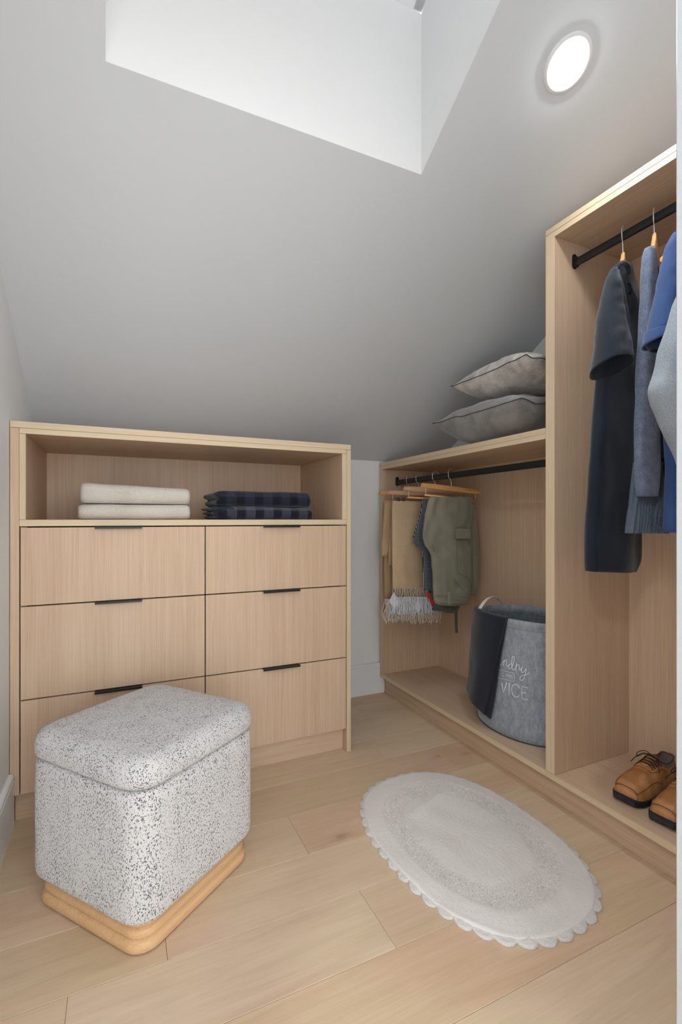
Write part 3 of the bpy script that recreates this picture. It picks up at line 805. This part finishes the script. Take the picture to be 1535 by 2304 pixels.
garment('front_leg', t, GING, rowsY(2.115, [(1122, 951, 1030), (1150, 947, 1030), (1185, 937, 1030), (1212, 929, 1030), (1222, 929, 1030), (1230, 939, 1030), (1240, 950, 1030), (1280, 952, 1030), (1328, 953, 1030)], 0.013), 60, seed=8, fold=0.004, freq=3)
garment('back_leg', t, GING, rowsY(2.137, [(1130, 956, 1034), (1240, 962, 1034), (1330, 966, 1032), (1374, 974, 1026)], 0.010), 40, seed=9, fold=0.003)
for uu, vv in ((966, 1343), (973, 1357)):
    bm = bmesh.new(); o = root_off(t)
    c = [onY(2.098, uu-6, vv-7), onY(2.098, uu+1, vv-8), onY(2.098, uu+6, vv+3), onY(2.098, uu+6, vv+6), onY(2.098, uu-1, vv+5)]
    loft(bm, [[p-o+Vector((0, dy, 0)) for p in c] for dy in (0, 0.0012)]); mesh('red_label', bm, plain('red_woven_label', rgb(206,48,34), 0.8), t)
t = thing('olive_trousers', (1.6, 1.99, 1.15), 'olive green cargo trousers folded over the front hanger of the short rail', 'trousers')
YO = 1.972
garment('front_leg', t, OLIVE, rowsY(YO, [(1118, 967, 1060), (1130, 963, 1062), (1160, 957, 1063), (1190, 953, 1063), (1212, 952, 1063), (1228, 957, 1062), (1238, 965, 1062), (1248, 970, 1062), (1290, 974, 1061), (1335, 976, 1058), (1355, 977, 1053), (1362, 992, 1048)], 0.018, 0.03), 70, seed=12, fold=0.0045, freq=2.2, wob=0.011)
garment('back_leg', t, OLIVE, rowsY(YO+0.055, [(1133, 1040, 1066), (1150, 1040, 1070), (1190, 1040, 1075), (1240, 1040, 1079), (1300, 1036, 1077), (1338, 1034, 1071)], 0.013), 50, seed=13, fold=0.003, wob=0.005)
garment('inner_waist', t, OLIVE_D, rowsY(YO+0.03, [(1345, 984, 1040), (1360, 984, 1036), (1374, 992, 1030), (1379, 1002, 1024)], 0.012), 16, seed=14, fold=0.004)
garment('waistband', t, OLIVE, rowsY(YO-0.006, [(1338, 977, 1054), (1348, 977, 1052), (1359, 981, 1049)], 0.0185, 0.03), 12, seed=12, fold=0.0035, freq=2.2, grow=1.0)
def strip(name, parent, mat, Y, u0, v0, u1, v1, thick=0.002, bev=0.0008):
    a, b, c, d = onY(Y, u0, v0), onY(Y, u1, v0), onY(Y, u1, v1), onY(Y, u0, v1); o = root_off(parent)
    bm = bmesh.new(); loft(bm, [[p-o+Vector((0, dy, 0)) for p in (a, b, c, d)] for dy in (0, thick)])
    bmesh.ops.bevel(bm, geom=bm.edges[:], offset=bev, segments=1, affect='EDGES'); return mesh(name, bm, mat, parent)
strip('pocket_flap', t, OLIVE, YO-0.022, 1027, 1189, 1060, 1212, 0.006)
strip('belt_loop', t, OLIVE, YO-0.027, 1008, 1332, 1014, 1360, 0.005)
for (a, b) in (((1025, 1188), (1061, 1189)), ((1026, 1214), (1060, 1216)), ((1028, 1216), (1030, 1290)), ((1030, 1290), (1058, 1302)), ((978, 1340), (1053, 1344)), ((979, 1357), (1048, 1360)), ((1059, 1130), (1061, 1330)), ((972, 1222), (979, 1242)), ((1020, 1300), (1045, 1330))):
    bm = bmesh.new(); o = root_off(t); P = [onY(YO-0.0245, a[0]+(b[0]-a[0])*k/10, a[1]+(b[1]-a[1])*k/10) - o for k in range(11)]
    tube(bm, P, 0.0009, 5); mesh('seam', bm, OLIVE_D, t, smooth=True)
bm = bmesh.new(); o = root_off(t); loft(bm, [[onY(YO+0.03, u, v)-o+Vector((0, dy, 0)) for u, v in ((1023, 1372), (1030, 1372), (1030, 1400), (1031, 1424), (1025, 1424), (1024, 1400))] for dy in (0, 0.002)]); mesh('drawcord_strap', bm, OLIVE_D, t)

# ================================================================== SHIRTS ON THE LONG RAIL
def shirt_hanger(y, label, tw, half, drop, zt=1.943, rod=1.999):
    """wooden head on top, arms sloping down inside the garment"""
    t = thing('shirt_hanger', (RODX, y, zt), label, 'hanger', 'hangers on the long rail')
    hook(t, y, rod+0.006, 0.021, zt-0.004, twist=0.45)
    M = Matrix.Rotation(tw, 3, 'Z')
    bm = bmesh.new(); R = []
    for k in range(21):
        f = -1+2*k/20; x = half*f; z = -0.030 - drop*abs(f)**0.75
        hh = 0.007 + 0.026*math.exp(-(x/0.013)**2); ww = 0.0075
        R.append([M @ Vector((x, ww*math.copysign(abs(math.cos(a))**0.5, math.cos(a)), z + hh*math.copysign(abs(math.sin(a))**0.6, math.sin(a)))) for a in [2*math.pi*(q+0.5)/12 for q in range(12)]])
    loft(bm, R); mesh('hanger_body', bm, HW, t, smooth=True, auto=60); return t
shirt_hanger(1.069, 'wooden hanger in the black shirt dress', 0.12, 0.05, 0.09)
shirt_hanger(0.965, 'wooden hanger with the blue-grey knit on it', 0.0, 0.022, 0.06, 1.952)
shirt_hanger(0.885, 'wooden hanger inside the royal blue polo shirt', 0.0, 0.09, 0.10)
shirt_hanger(0.785, 'wooden hanger inside the pale grey sweater at the right edge', 0.0, 0.09, 0.12)
NAVYB = cloth('black_navy_jersey', rgb(15,21,32), rgb(30,40,54), 480, 0.2)
NAVYS = cloth('charcoal_navy_jersey', rgb(32,38,48), rgb(50,57,69), 480, 0.2)
KNIT = cloth('blue_grey_melange_knit', rgb(86,97,122), rgb(128,138,160), 300, 0.8, blot=40)
PLEAT = cloth('slate_pleated_chiffon', rgb(78,90,106), rgb(100,112,128), 400, 0.1)
ROYAL = cloth('royal_blue_pique', rgb(44,68,114), rgb(62,88,136), 520, 0.3)
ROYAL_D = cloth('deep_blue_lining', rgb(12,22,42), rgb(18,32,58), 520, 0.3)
SWEAT = cloth('pale_grey_terry', rgb(132,142,150), rgb(168,176,184), 300, 0.6)
t = thing('black_dress', (1.5, 1.06, 1.9), 'long black short-sleeved shirt dress hanging nearest the left side of the tall wardrobe', 'dress')
garment('bodice', t, NAVYB, rowsY(1.07, [(594, 1390, 1411, 0.020), (606, 1386, 1414, 0.024), (640, 1378, 1421, 0.026), (690, 1372, 1430, 0.03), (730, 1366, 1436, 0.032), (765, 1362, 1441, 0.034), (850, 1352, 1441, 0.036), (950, 1344, 1441, 0.038), (1050, 1336, 1440, 0.04), (1150, 1332, 1437, 0.04), (1230, 1330, 1434, 0.04), (1262, 1331, 1433, 0.04), (1286, 1332, 1425, 0.038)], 0.03, 0.03), 80, seed=21, fold=0.010, freq=2.2, grow=0.15, seg=64)
garment('back_hem', t, NAVYB, rowsY(1.125, [(1240, 1370, 1432), (1272, 1372, 1434)], 0.008), 8, seed=3, fold=0.002)
garment('shoulder_fold', t, NAVYS, rowsY(1.012, [(608, 1383, 1392, 0.006), (650, 1382, 1402, 0.010), (700, 1384, 1409, 0.012), (745, 1390, 1414, 0.012), (790, 1398, 1415, 0.008)], 0.01), 26, seed=22, fold=0.003)
garment('sleeve', t, NAVYS, rowsY(0.985, [(604, 1378, 1386, 0.008), (625, 1369, 1389, 0.018), (670, 1361, 1393, 0.026), (720, 1354, 1400, 0.034), (770, 1349, 1407, 0.042), (808, 1344, 1412, 0.048), (826, 1341, 1413, 0.05)], 0.03), 40, seed=23, fold=0.004, freq=1.4, power=0.9, cap1=False, tilt=lambda f: 0.026*max(0, (f-0.45)/0.55)**1.5, solid=0.0022, wob=0.004)
bm = bmesh.new(); o = root_off(t); tube(bm, [p-o for p in cr([onY(1.045, 1384, 612), onY(1.04, 1392, 598), onY(1.04, 1404, 592), onY(1.045, 1413, 600), onY(1.05, 1416, 616)], 5)], lambda f: 0.009 - 0.003*abs(f-0.5), 10); mesh('collar', bm, NAVYS, t, smooth=True)
bm = bmesh.new(); o = root_off(t); tube(bm, [p-o for p in cr([onY(1.06, 1410, 640), onY(1.05, 1416, 638), onY(1.05, 1419, 646), onY(1.05, 1419, 658), onY(1.06, 1414, 662)], 4)], 0.0035, 8); mesh('button_tab', bm, NAVYB, t, smooth=True)
t = thing('knit_dress', (1.5, 0.965, 1.9), 'blue-grey melange knit with a slate pleated hem between the black dress and the blue polo', 'dress')
garment('knit_panel', t, KNIT, rowsY(0.958, [(557, 1455, 1469, 0.012), (570, 1451, 1471, 0.016), (610, 1449, 1471, 0.02), (660, 1448, 1470, 0.02), (720, 1446, 1470, 0.02), (790, 1441, 1473, 0.022), (860, 1436, 1477, 0.022), (950, 1434, 1479, 0.022), (1040, 1434, 1481, 0.022), (1090, 1438, 1480, 0.021), (1117, 1439, 1476, 0.018)], 0.02), 70, seed=31, fold=0.002, freq=1.5)
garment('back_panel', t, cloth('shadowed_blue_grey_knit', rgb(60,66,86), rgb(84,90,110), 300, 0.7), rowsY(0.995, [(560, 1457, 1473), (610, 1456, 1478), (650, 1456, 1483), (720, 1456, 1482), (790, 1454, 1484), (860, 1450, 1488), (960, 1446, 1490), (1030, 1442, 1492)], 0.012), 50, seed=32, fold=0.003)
garment('underskirt', t, NAVYB, rowsY(1.005, [(700, 1466, 1486), (800, 1464, 1496), (900, 1460, 1502), (1000, 1450, 1506), (1090, 1436, 1508)], 0.010), 40, seed=33, fold=0.003)
garment('pleated_hem', t, PLEAT, rowsY(0.985, [(1040, 1430, 1487), (1078, 1426, 1489), (1120, 1422, 1492), (1160, 1417, 1495), (1200, 1412, 1498)], 0.012, 0, ), 30, seg=220, seed=34, fold=0.0095, freq=32, wob=0.001, grow=0.4, power=0.4)
t = thing('polo_shirt', (1.5, 0.885, 1.9), 'royal blue polo shirt with a cuffed sleeve beside the pale grey sweater', 'shirt')
garment('shirt_body', t, ROYAL, rowsY(0.912, [(520, 1522, 1570, 0.012), (560, 1512, 1600, 0.02), (640, 1506, 1590, 0.024), (760, 1500, 1590, 0.028), (860, 1494, 1590, 0.03), (960, 1499, 1590, 0.03), (1060, 1506, 1590, 0.03), (1150, 1504, 1590, 0.03), (1198, 1501, 1590, 0.03)], 0.03), 60, seed=41, fold=0.006, freq=2)
garment('sleeve', t, ROYAL, rowsY(0.855, [(522, 1520, 1530, 0.01), (548, 1507, 1534, 0.018), (600, 1497, 1530, 0.026), (660, 1487, 1526, 0.032), (720, 1477, 1522, 0.038), (742, 1473, 1521, 0.04)], 0.03), 36, seed=42, fold=0.003, power=0.9, cap1=False, solid=0.002)
garment('sleeve_cuff', t, ROYAL, rowsY(0.855, [(739, 1472, 1521, 0.043), (760, 1467, 1519, 0.045), (768, 1466, 1518, 0.045)], 0.03), 8, seed=42, fold=0.003, power=0.9, cap0=False, cap1=False, tilt=lambda f: 0.012*f, solid=0.003)
garment('sleeve_lining', t, ROYAL_D, rowsY(0.86, [(745, 1475, 1518, 0.036), (775, 1468, 1517, 0.04), (786, 1472, 1514, 0.03)], 0.03), 8, seed=43, fold=0.002, power=0.9, cap1=False)
t = thing('grey_sweater', (1.45, 0.80, 1.85), 'pale grey terry sweater partly hidden behind the white door lining at the right edge', 'sweater')
garment('sweater_sleeve', t, SWEAT, rowsY(0.76, [(620, 1548, 1600, 0.02), (682, 1526, 1600, 0.03), (740, 1511, 1600, 0.035), (800, 1494, 1600, 0.038), (847, 1482, 1600, 0.04), (866, 1474, 1600, 0.04), (882, 1472, 1600, 0.04), (905, 1481, 1600, 0.04), (935, 1494, 1600, 0.038), (967, 1505, 1600, 0.035), (1008, 1525, 1600, 0.03), (1060, 1540, 1600, 0.02)], 0.04), 60, seed=51, fold=0.004, wob=0.006)

# ================================================================== LAUNDRY BASKET
HC = Vector((1.6690, 1.629)); HA, HB, HH = 0.172, 0.2405, 0.4985
ZB = 0.1212
hb = thing('laundry_basket', (HC.x, HC.y, ZB), 'round grey felt laundry basket with white stitched lettering in the low wardrobe', 'basket')
def felt(name, c0, c1):
    m = MB(name); a = m.noise(m.coords((1, 1, 0.45)), 60, 4, 0.7); b = m.noise(m.coords(), 330, 2)
    t_ = m.math('ADD', m.math('MULTIPLY', a, 0.6), m.math('MULTIPLY', b, 0.4))
    m.base(m.ramp(t_, [(0.36, c0), (0.64, c1)])); m.bump(t_, 0.3, 0.002); return m.set(0.95, 0, 0.15, 0.35)
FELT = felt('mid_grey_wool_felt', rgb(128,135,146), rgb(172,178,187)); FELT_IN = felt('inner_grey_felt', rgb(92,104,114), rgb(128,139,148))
def hr(z, g=0.0, wav=1.0):
    f = z/HH; sc_ = 1.0
    return [Vector(((HA*sc_+g)*math.cos(a) + 0.0015*wav*math.sin(3*a+z*9), (HB*sc_+g)*math.sin(a), z + (0.004*math.sin(2*a+1.0)*f*wav))) for a in [2*math.pi*k/96 for k in range(96)]]
zs = [0.004 + (HH-0.004)*k/14 for k in range(15)]
bm = bmesh.new(); R = [hr(0.0, -0.006)] + [hr(z) for z in zs] + [hr(HH+0.002, -0.002), hr(HH, -0.004)]
loft(bm, R, True, False); mesh('felt_wall', bm, FELT, hb, smooth=True)
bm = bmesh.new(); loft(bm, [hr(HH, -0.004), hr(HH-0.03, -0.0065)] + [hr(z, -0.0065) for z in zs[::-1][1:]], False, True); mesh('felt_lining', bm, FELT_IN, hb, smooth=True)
bm = bmesh.new(); loft(bm, [hr(HH-0.034, 0.0006), hr(HH-0.033, 0.0026), hr(HH-0.002, 0.0030), hr(HH+0.003, 0.001), hr(HH+0.0042, -0.003), hr(HH+0.002, -0.007), hr(HH-0.031, -0.0085), hr(HH-0.032, -0.0066)], False, False); mesh('rim_band', bm, FELT, hb, smooth=True)
bm = bmesh.new(); tube(bm, hr(HH-0.026, 0.0032) + [hr(HH-0.026, 0.0032)[0]], 0.0008, 5); PT = plain('pale_thread', rgb(170,176,184), 0.8); mesh('stitching', bm, PT, hb, smooth=True)
bm = bmesh.new(); tube(bm, hr(0.022, 0.0006) + [hr(0.022, 0.0006)[0]], 0.0008, 5); mesh('stitching', bm, PT, hb, smooth=True)
bm = bmesh.new(); tube(bm, hr(0.0034, 0.0005) + [hr(0.0034, 0.0005)[0]], 0.0026, 6); mesh('base_piping', bm, plain('dark_piping', rgb(70,76,84), 0.8), hb, smooth=True)
def hsurf(u, v, g=0.0015):
    """point on the basket's outer wall seen at (u, v)"""
    r = Vector(ray(u, v)); lo, hi = 0.5, 3.0; cam_ = Vector((0, 0, EYE)); t_ = 0.8
    while t_ < 3:
        p = cam_ + r*t_ - Vector((HC.x, HC.y, ZB)); s_ = 1.0
        if (p.x/(HA*s_+g))**2 + (p.y/(HB*s_+g))**2 < 1: return p
        t_ += 0.0004
    return None
def crop(x, y): return (1090 + x/10.964, 1440 + y/10.964)
def stitch(name, strokes, rad):
    bm = bmesh.new()
    for st, sm in strokes:
        P = []
        for x, y in st:
            q = hsurf(*crop(x, y))
            if q: P.append(q)
        if len(P) > 1: tube(bm, cr(P, 4) if sm else P, rad, 6)
    mesh(name, bm, WHITE_TXT, hb, smooth=True)
stitch('script_lettering', [
 ([(330, 520), (345, 600), (400, 625), (445, 560), (470, 510)], 1),
 ([(490, 500), (480, 570), (470, 640)], 1), ([(475, 590), (500, 520), (535, 490), (550, 540), (550, 620), (575, 650), (610, 610)], 1),
 ([(690, 590), (640, 590), (605, 640), (605, 695), (645, 710), (690, 660), (720, 560), (745, 470), (735, 420), (705, 410), (688, 460), (675, 560), (685, 680), (720, 740), (765, 715), (785, 640), (792, 575)], 1),
 ([(790, 590), (785, 680), (785, 780)], 1), ([(790, 680), (815, 620), (845, 615), (862, 660), (860, 720), (885, 740), (920, 700), (945, 655)], 1),
 ([(940, 660), (915, 740), (930, 795), (965, 800), (1005, 750), (1040, 705)], 1), ([(1040, 705), (1015, 820), (985, 930), (945, 995), (900, 990), (882, 945), (910, 895), (990, 860), (1060, 845), (1110, 808)], 1)], 0.0015)
stitch('block_lettering', [
 ([(430, 1050), (445, 1150), (470, 1310), (510, 1190), (555, 1045)], 0), ([(617, 1060), (612, 1365)], 0),
 ([(870, 1200), (840, 1140), (780, 1095), (715, 1110), (680, 1190), (690, 1300), (730, 1380), (790, 1410), (840, 1395), (865, 1355)], 1),
 ([(1070, 1180), (925, 1150), (930, 1310), (935, 1450), (1080, 1475)], 0), ([(930, 1300), (1030, 1308)], 0)], 0.0016)
stitch('date_box', [
 ([(330, 725), (410, 740), (580, 785), (720, 815), (745, 830), (750, 900), (750, 1000), (735, 1025), (700, 1020), (560, 985), (400, 945), (320, 925)], 0),
 ([(548, 850), (552, 920)], 0), ([(600, 890), (575, 880), (575, 850), (600, 850), (606, 900), (598, 945)], 1), ([(648, 905), (622, 895), (622, 865), (648, 865), (654, 915), (645, 955)], 1),
 ([(700, 885), (672, 880), (668, 912), (692, 915), (700, 945), (680, 965), (662, 955)], 1),
 ([(520, 830), (528, 832)], 0), ([(440, 800), (445, 835)], 0), ([(420, 880), (500, 898)], 0)], 0.0008)
bm = bmesh.new()
hpt = [hsurf(1079, 1374), hsurf(1131, 1374)]
A_ = Vector((HA*1.01*math.cos(math.radians(153)), HB*1.01*math.sin(math.radians(153)), HH)); B_ = Vector((HA*1.0*math.cos(math.radians(108)), HB*1.0*math.sin(math.radians(108)), HH))
def strap(a0, a1, lift, down=0.035):
    ang = [math.radians(a0 + (a1-a0)*k/20) for k in range(21)]
    a = Vector((HA*1.02*math.cos(ang[0]), HB*1.02*math.sin(ang[0]), 0)); b = Vector((HA*1.02*math.cos(ang[-1]), HB*1.02*math.sin(ang[-1]), 0))
    P = [a + Vector((0, 0, HH-down))]
    for k in range(21):
        f = k/20; P.append(a.lerp(b, f) + Vector((0, 0, HH - 0.004 + lift*math.sin(math.pi*f)**0.75)))
    P.append(b + Vector((0, 0, HH-down)))
    out = (a+b).normalized(); bm = bmesh.new()
    R = []
    for i, p in enumerate(P):
        tg = (P[min(i+1, len(P)-1)]-P[max(i-1, 0)]).normalized(); sd = out; n_ = tg.cross(sd).normalized()
        w_, h_ = 0.0085, 0.0028
        R.append([p + sd*w_*x + n_*h_*y for x, y in ((-1, -0.6), (-0.8, -1), (0.8, -1), (1, -0.6), (1, 0.6), (0.8, 1), (-0.8, 1), (-1, 0.6))])
    loft(bm, R); return mesh('strap_handle', bm, plain('white_leatherette', rgb(228,226,220), 0.5), hb, smooth=True, auto=50)
strap(146, 62, 0.058); strap(-34, -118, 0.058)
# dark cloth thrown over the rim
NAVYC = cloth('dark_navy_trousers_cloth', rgb(19,25,38), rgb(27,34,49), 520, 0.15)
tw = thing('navy_trousers', (1.5, 1.68, 0.6), 'dark navy trousers draped over the left rim of the grey laundry basket', 'trousers')
def drape(name, a_top0, a_top1, a_bot0, a_bot1, zbot0, zbot1, g, thick, inside=0.10):
    o = Vector(tw.location); bm = bmesh.new(); NU, NV = 22, 40; top = []
    for layer in (0, 1):
        rows_ = []
        for j in range(NV+1):
            f = j/NV; row = []
            for i in range(NU+1):
                s = i/NU
                if f < 0.16:                       # inside the basket, coming up
                    q = f/0.16; z = HH - inside*(1-q) + 0.006*q; rad_ = -0.012-thick; fo = 0
                elif f < 0.22:
                    q = (f-0.16)/0.06; z = HH + 0.008 + 0.006*math.sin(math.pi*q); rad_ = -0.012-thick + (g+0.012+thick)*q; fo = 0
                else:
                    q = (f-0.22)/0.78; zb_ = zbot0 + (zbot1-zbot0)*s; z = HH + 0.004 + (zb_-HH)*q; rad_ = g + 0.016*math.sin(math.pi*min(1, q*1.2))*0.4 + 0.030*q*q*(1-0.4*s); fo = q
                a = math.radians((a_top0 + (a_bot0-a_top0)*fo)*(1-s) + (a_top1 + (a_bot1-a_top1)*fo)*s)
                sc_ = 1.0
                rr2 = rad_ + (thick if layer == 0 else 0) + 0.003*noise.noise(Vector((s*3, f*5, 7))) + 0.002*math.sin(s*9+f*3)*fo
                p = Vector((HC.x + (HA*sc_+rr2)*math.cos(a), HC.y + (HB*sc_+rr2)*math.sin(a), ZB + z))
                row.append(bm.verts.new(p - o))
            rows_.append(row)
        top.append(rows_)
    for L in top:
        for j in range(NV):
            for i in range(NU): bm.faces.new((L[j][i], L[j][i+1], L[j+1][i+1], L[j+1][i]))
    A, B = top
    for j in range(NV):
        for i in (0, NU): bm.faces.new((A[j][i], A[j+1][i], B[j+1][i], B[j][i]))
    for i in range(NU):
        for j in (0, NV): bm.faces.new((A[j][i], A[j][i+1], B[j][i+1], B[j][i]))
    return mesh(name, bm, NAVYC, tw, smooth=True, auto=60)
drape('upper_leg', 130, 197, 132, 174, 0.110, 0.066, 0.012, 0.009)
drape('under_leg', 150, 197.5, 150, 180, 0.09, 0.055, 0.005, 0.006, 0.08)

# ================================================================== SHOES
LEATH = None
def leather():
    m = MB('tan_polished_leather'); v = m.coords(); a = m.noise(v, 14, 4, 0.6, 0.4); f = m.noise(v, 420, 2)
    m.base(m.ramp(a, [(0.32, rgb(150,98,56)), (0.5, rgb(182,128,80)), (0.68, rgb(198,152,108))])); m.bump(m.math('ADD', a, m.math('MULTIPLY', f, 0.15)), 0.15, 0.002)
    return m.set(0.36, 0, 0.5)
LEATH = leather(); SOLE = plain('dark_rubber_sole', rgb(24,30,42), 0.5); INSOLE = cloth('grey_shoe_lining', rgb(92,92,88), rgb(122,122,116), 200, 0.2)
LACE = plain('dark_brown_lace', rgb(42,28,22), 0.75); STITCH = plain('brown_welt_seam', rgb(112,66,34), 0.6)
def lerp_tab(tab, s):
    for (a, va), (b, vb) in zip(tab, tab[1:]):
        if s <= b:
            f = (s-a)/(b-a); f = f*f*(3-2*f)*0.5 + f*0.5; return va + (vb-va)*f
    return tab[-1][1]
WT = [(0, 0.030), (0.03, 0.038), (0.1, 0.046), (0.25, 0.051), (0.4, 0.049), (0.55, 0.043), (0.7, 0.038), (0.85, 0.036), (0.95, 0.031), (1.0, 0.018)]
HT = [(0, 0.014), (0.03, 0.030), (0.1, 0.044), (0.22, 0.053), (0.35, 0.064), (0.48, 0.078), (0.58, 0.088), (0.62, 0.088), (0.75, 0.074), (0.88, 0.076), (0.97, 0.084), (1.0, 0.078)]
CT = [(0, 0.0), (0.3, 0.004), (0.6, 0.0), (0.8, -0.003), (1, -0.001)]
def shoe(x, y, rz, label, mirror=1):
    t = thing('dress_shoe', (x, y, 0.1213), label, 'shoe', 'tan lace-up shoes on the wardrobe floor', rz)
    Ls = 0.292; zs_ = 0.019
    def cen(s): return mirror*lerp_tab(CT, s)
    def rise(s): return 0.008*max(0, (0.22-s)/0.22)**2
    # upper: stations of arches, dipping inside to the insole at the collar
    NS_, NT = 64, 40; bm = bmesh.new(); V = []; kinds = []
    for i in range(NS_+1):
        s = (i/NS_); s = s**1.15
        w, h = lerp_tab(WT, s), lerp_tab(HT, s); row = []; kr = []
        op = 0.0
        if s > 0.57: op = min(1, (s-0.57)/0.12)**0.6 * (1 if s < 0.955 else max(0.0, (1-s)/0.045)**0.5)
        cut = 0.50*op
        for j in range(NT+1):
            tt = -1+2*j/NT
            if abs(tt) < cut:                     # inside: drops to the footbed
                q = 1-abs(tt)/cut; dep = (h-0.022)*min(1, q*3.2)**0.6; ed = math.copysign(1, tt) if tt else 0
                a0 = math.pi/2*(1-cut)
                yy = w*0.97*math.cos(a0)**0.75*ed*(1-0.0*q) * (1-q) ; zz = h*math.sin(a0)**0.8 - dep*1.0
                zz = max(zz, 0.012); kr.append(1)
            else:
                a = math.pi/2*(1-abs(tt)); e = 0.62 if s < 0.3 else 0.72
                yy = w*math.copysign(abs(math.cos(a))**e, tt) if tt else 0; zz = h*abs(math.sin(a))**0.85; kr.append(0)
                if s > 0.55: yy *= 1 - 0.18*min(1, (s-0.55)/0.3)*(zz/h)
            # vamp crease and apron seam relief
            if 0.05 < s < 0.5 and abs(tt) < 0.62: zz += 0.0015*(1-abs(tt)/0.62)
            if 0.30 < s < 0.46: zz -= 0.0018*math.exp(-((s-0.36)/0.012)**2)*(1-abs(tt)) + 0.0014*math.exp(-((s-0.41)/0.010)**2)*(1-abs(tt))
            row.append(bm.verts.new((Ls*s + (0.006 if s < 0.02 else 0), yy + cen(s), zs_ + rise(s) + zz)))
        V.append(row); kinds.append(kr)
    for i in range(NS_):
        for j in range(NT):
            f = bm.faces.new((V[i][j], V[i+1][j], V[i+1][j+1], V[i][j+1])); f.material_index = 1 if kinds[i][j] and kinds[i+1][j] and kinds[i][j+1] else 0
    bm.faces.new(V[0]); bm.faces.new(V[-1])
    mesh('upper', bm, [LEATH, INSOLE], t, smooth=True, auto=75)
    bm = bmesh.new(); RR = []
    for zf in (0, 0.35, 0.7, 1.0):
        ring = []; S1 = [0.60 + (0.988-0.60)*k/18 for k in range(19)]
        for sgn, SS in ((-1, S1), (1, S1[::-1])):
            for s in SS:
                w, h = lerp_tab(WT, s), lerp_tab(HT, s); e_ = min(1, (s-0.59)/0.06)**0.5*min(1, (0.995-s)/0.05)**0.5
                ring.append(Vector((Ls*s - 0.003, sgn*(w*0.80*e_)*(0.86 + 0.14*zf) + cen(s), (zs_ + h*0.93)*(1-zf) + 0.030*zf)))
        RR.append(ring)
    loft(bm, RR, False, True); mesh('lining', bm, INSOLE, t, smooth=True)
    bm = bmesh.new(); tube(bm, RR[0] + [RR[0][0]], 0.0024, 6); mesh('collar', bm, plain('dark_brown_collar', rgb(92,60,38), 0.6), t, smooth=True)
    bm = bmesh.new()
    def outl(g, z, lift=1.0):
        P = []
        S = [k/40 for k in range(41)]
        for s in S: P.append(Vector((Ls*s - (g if s < 0.01 else 0) + (g if s > 0.99 else 0), -(lerp_tab(WT, s)+g)+cen(s), z + rise(s)*lift)))
        for s in S[::-1]: P.append(Vector((Ls*s - (g if s < 0.01 else 0) + (g if s > 0.99 else 0), (lerp_tab(WT, s)+g)+cen(s), z + rise(s)*lift)))
        return P
    loft(bm, [outl(0.000, 0.0), outl(0.0035, 0.002), outl(0.0045, 0.009), outl(0.003, 0.0115), outl(0.0048, 0.0135), outl(0.0048, 0.019), outl(0.001, 0.0205)])
    mesh('sole', bm, SOLE, t, smooth=True, auto=40)
    def surf(s, tt, g=0.0012):
        w, h = lerp_tab(WT, s), lerp_tab(HT, s); a = math.pi/2*(1-abs(tt)); e = 0.62 if s < 0.3 else 0.72
        yy = w*math.copysign(abs(math.cos(a))**e, tt) if tt else 0
        return Vector((Ls*s, yy*1.01 + cen(s), zs_ + rise(s) + h*abs(math.sin(a))**0.85 + g))
    bm = bmesh.new()
    for sg in (-1, 1):
        tube(bm, cr([surf(0.035, sg*0.62), surf(0.10, sg*0.60), surf(0.2, sg*0.60), surf(0.32, sg*0.62), surf(0.42, sg*0.70), surf(0.52, sg*0.86)], 5), 0.0011, 5)
        tube(bm, cr([surf(0.40, sg*0.30), surf(0.44, sg*0.40), surf(0.5, sg*0.46), surf(0.58, sg*0.52), surf(0.66, sg*0.66)], 5), 0.0010, 5)
    tube(bm, [surf(0.035, x/8) for x in range(-5, 6)], 0.0011, 5); tube(bm, [surf(0.395, x/10) for x in range(-3, 4)], 0.0010, 5)
    mesh('seam', bm, STITCH, t, smooth=True)
    bm = bmesh.new()   # tongue between the facings
    R = []
    for k in range(8):
        s = 0.42 + 0.2*k/7; w_ = 0.010 + 0.008*k/7; c = surf(s, 0.0, 0.002 + (0.004 if k > 5 else 0))
        R.append([c + Vector((0, w_*math.cos(a), 0.0022*math.sin(a))) for a in [2*math.pi*q/12 for q in range(12)]])
    loft(bm, R); mesh('tongue', bm, LEATH, t, smooth=True)
    bm = bmesh.new()
    for k in range(4):
        s0 = 0.435 + 0.042*k; w_ = 0.30+0.02*k
        tube(bm, cr([surf(s0, -w_, 0.001), surf(s0+0.012, -0.12, 0.0055), surf(s0+0.022, 0.12, 0.0055), surf(s0+0.038, w_, 0.001)], 4), 0.0013, 6)
        tube(bm, cr([surf(s0, w_, 0.001), surf(s0+0.012, 0.12, 0.007), surf(s0+0.022, -0.12, 0.007), surf(s0+0.038, -w_, 0.001)], 4), 0.0013, 6)
    k0 = surf(0.585, 0, 0.009)
    for sg in (-1, 1):
        tube(bm, cr([k0, k0+Vector((-0.010, sg*0.016, 0.012)), k0+Vector((-0.022, sg*0.034, 0.004)), k0+Vector((-0.020, sg*0.040, -0.014)), k0+Vector((-0.004, sg*0.024, -0.004)), k0], 6), 0.0013, 6)
        tube(bm, cr([k0, k0+Vector((-0.014, sg*0.020, 0.004)), k0+Vector((-0.034, sg*0.036, -0.010)), k0+Vector((-0.046, sg*0.046, -0.028))], 6), 0.0013, 6)
    bmesh.ops.create_icosphere(bm, subdivisions=2, radius=0.0042, matrix=Matrix.Translation(k0))
    mesh('laces', bm, LACE, t, smooth=True)
    return t
shoe(1.497, 1.035, math.radians(6), 'tan lace-up leather shoe set deeper in, fully seen on the wardrobe floor', 1)
shoe(1.492, 0.913, math.radians(7), 'tan lace-up leather shoe nearer the opening, cut by the picture edge', -1)
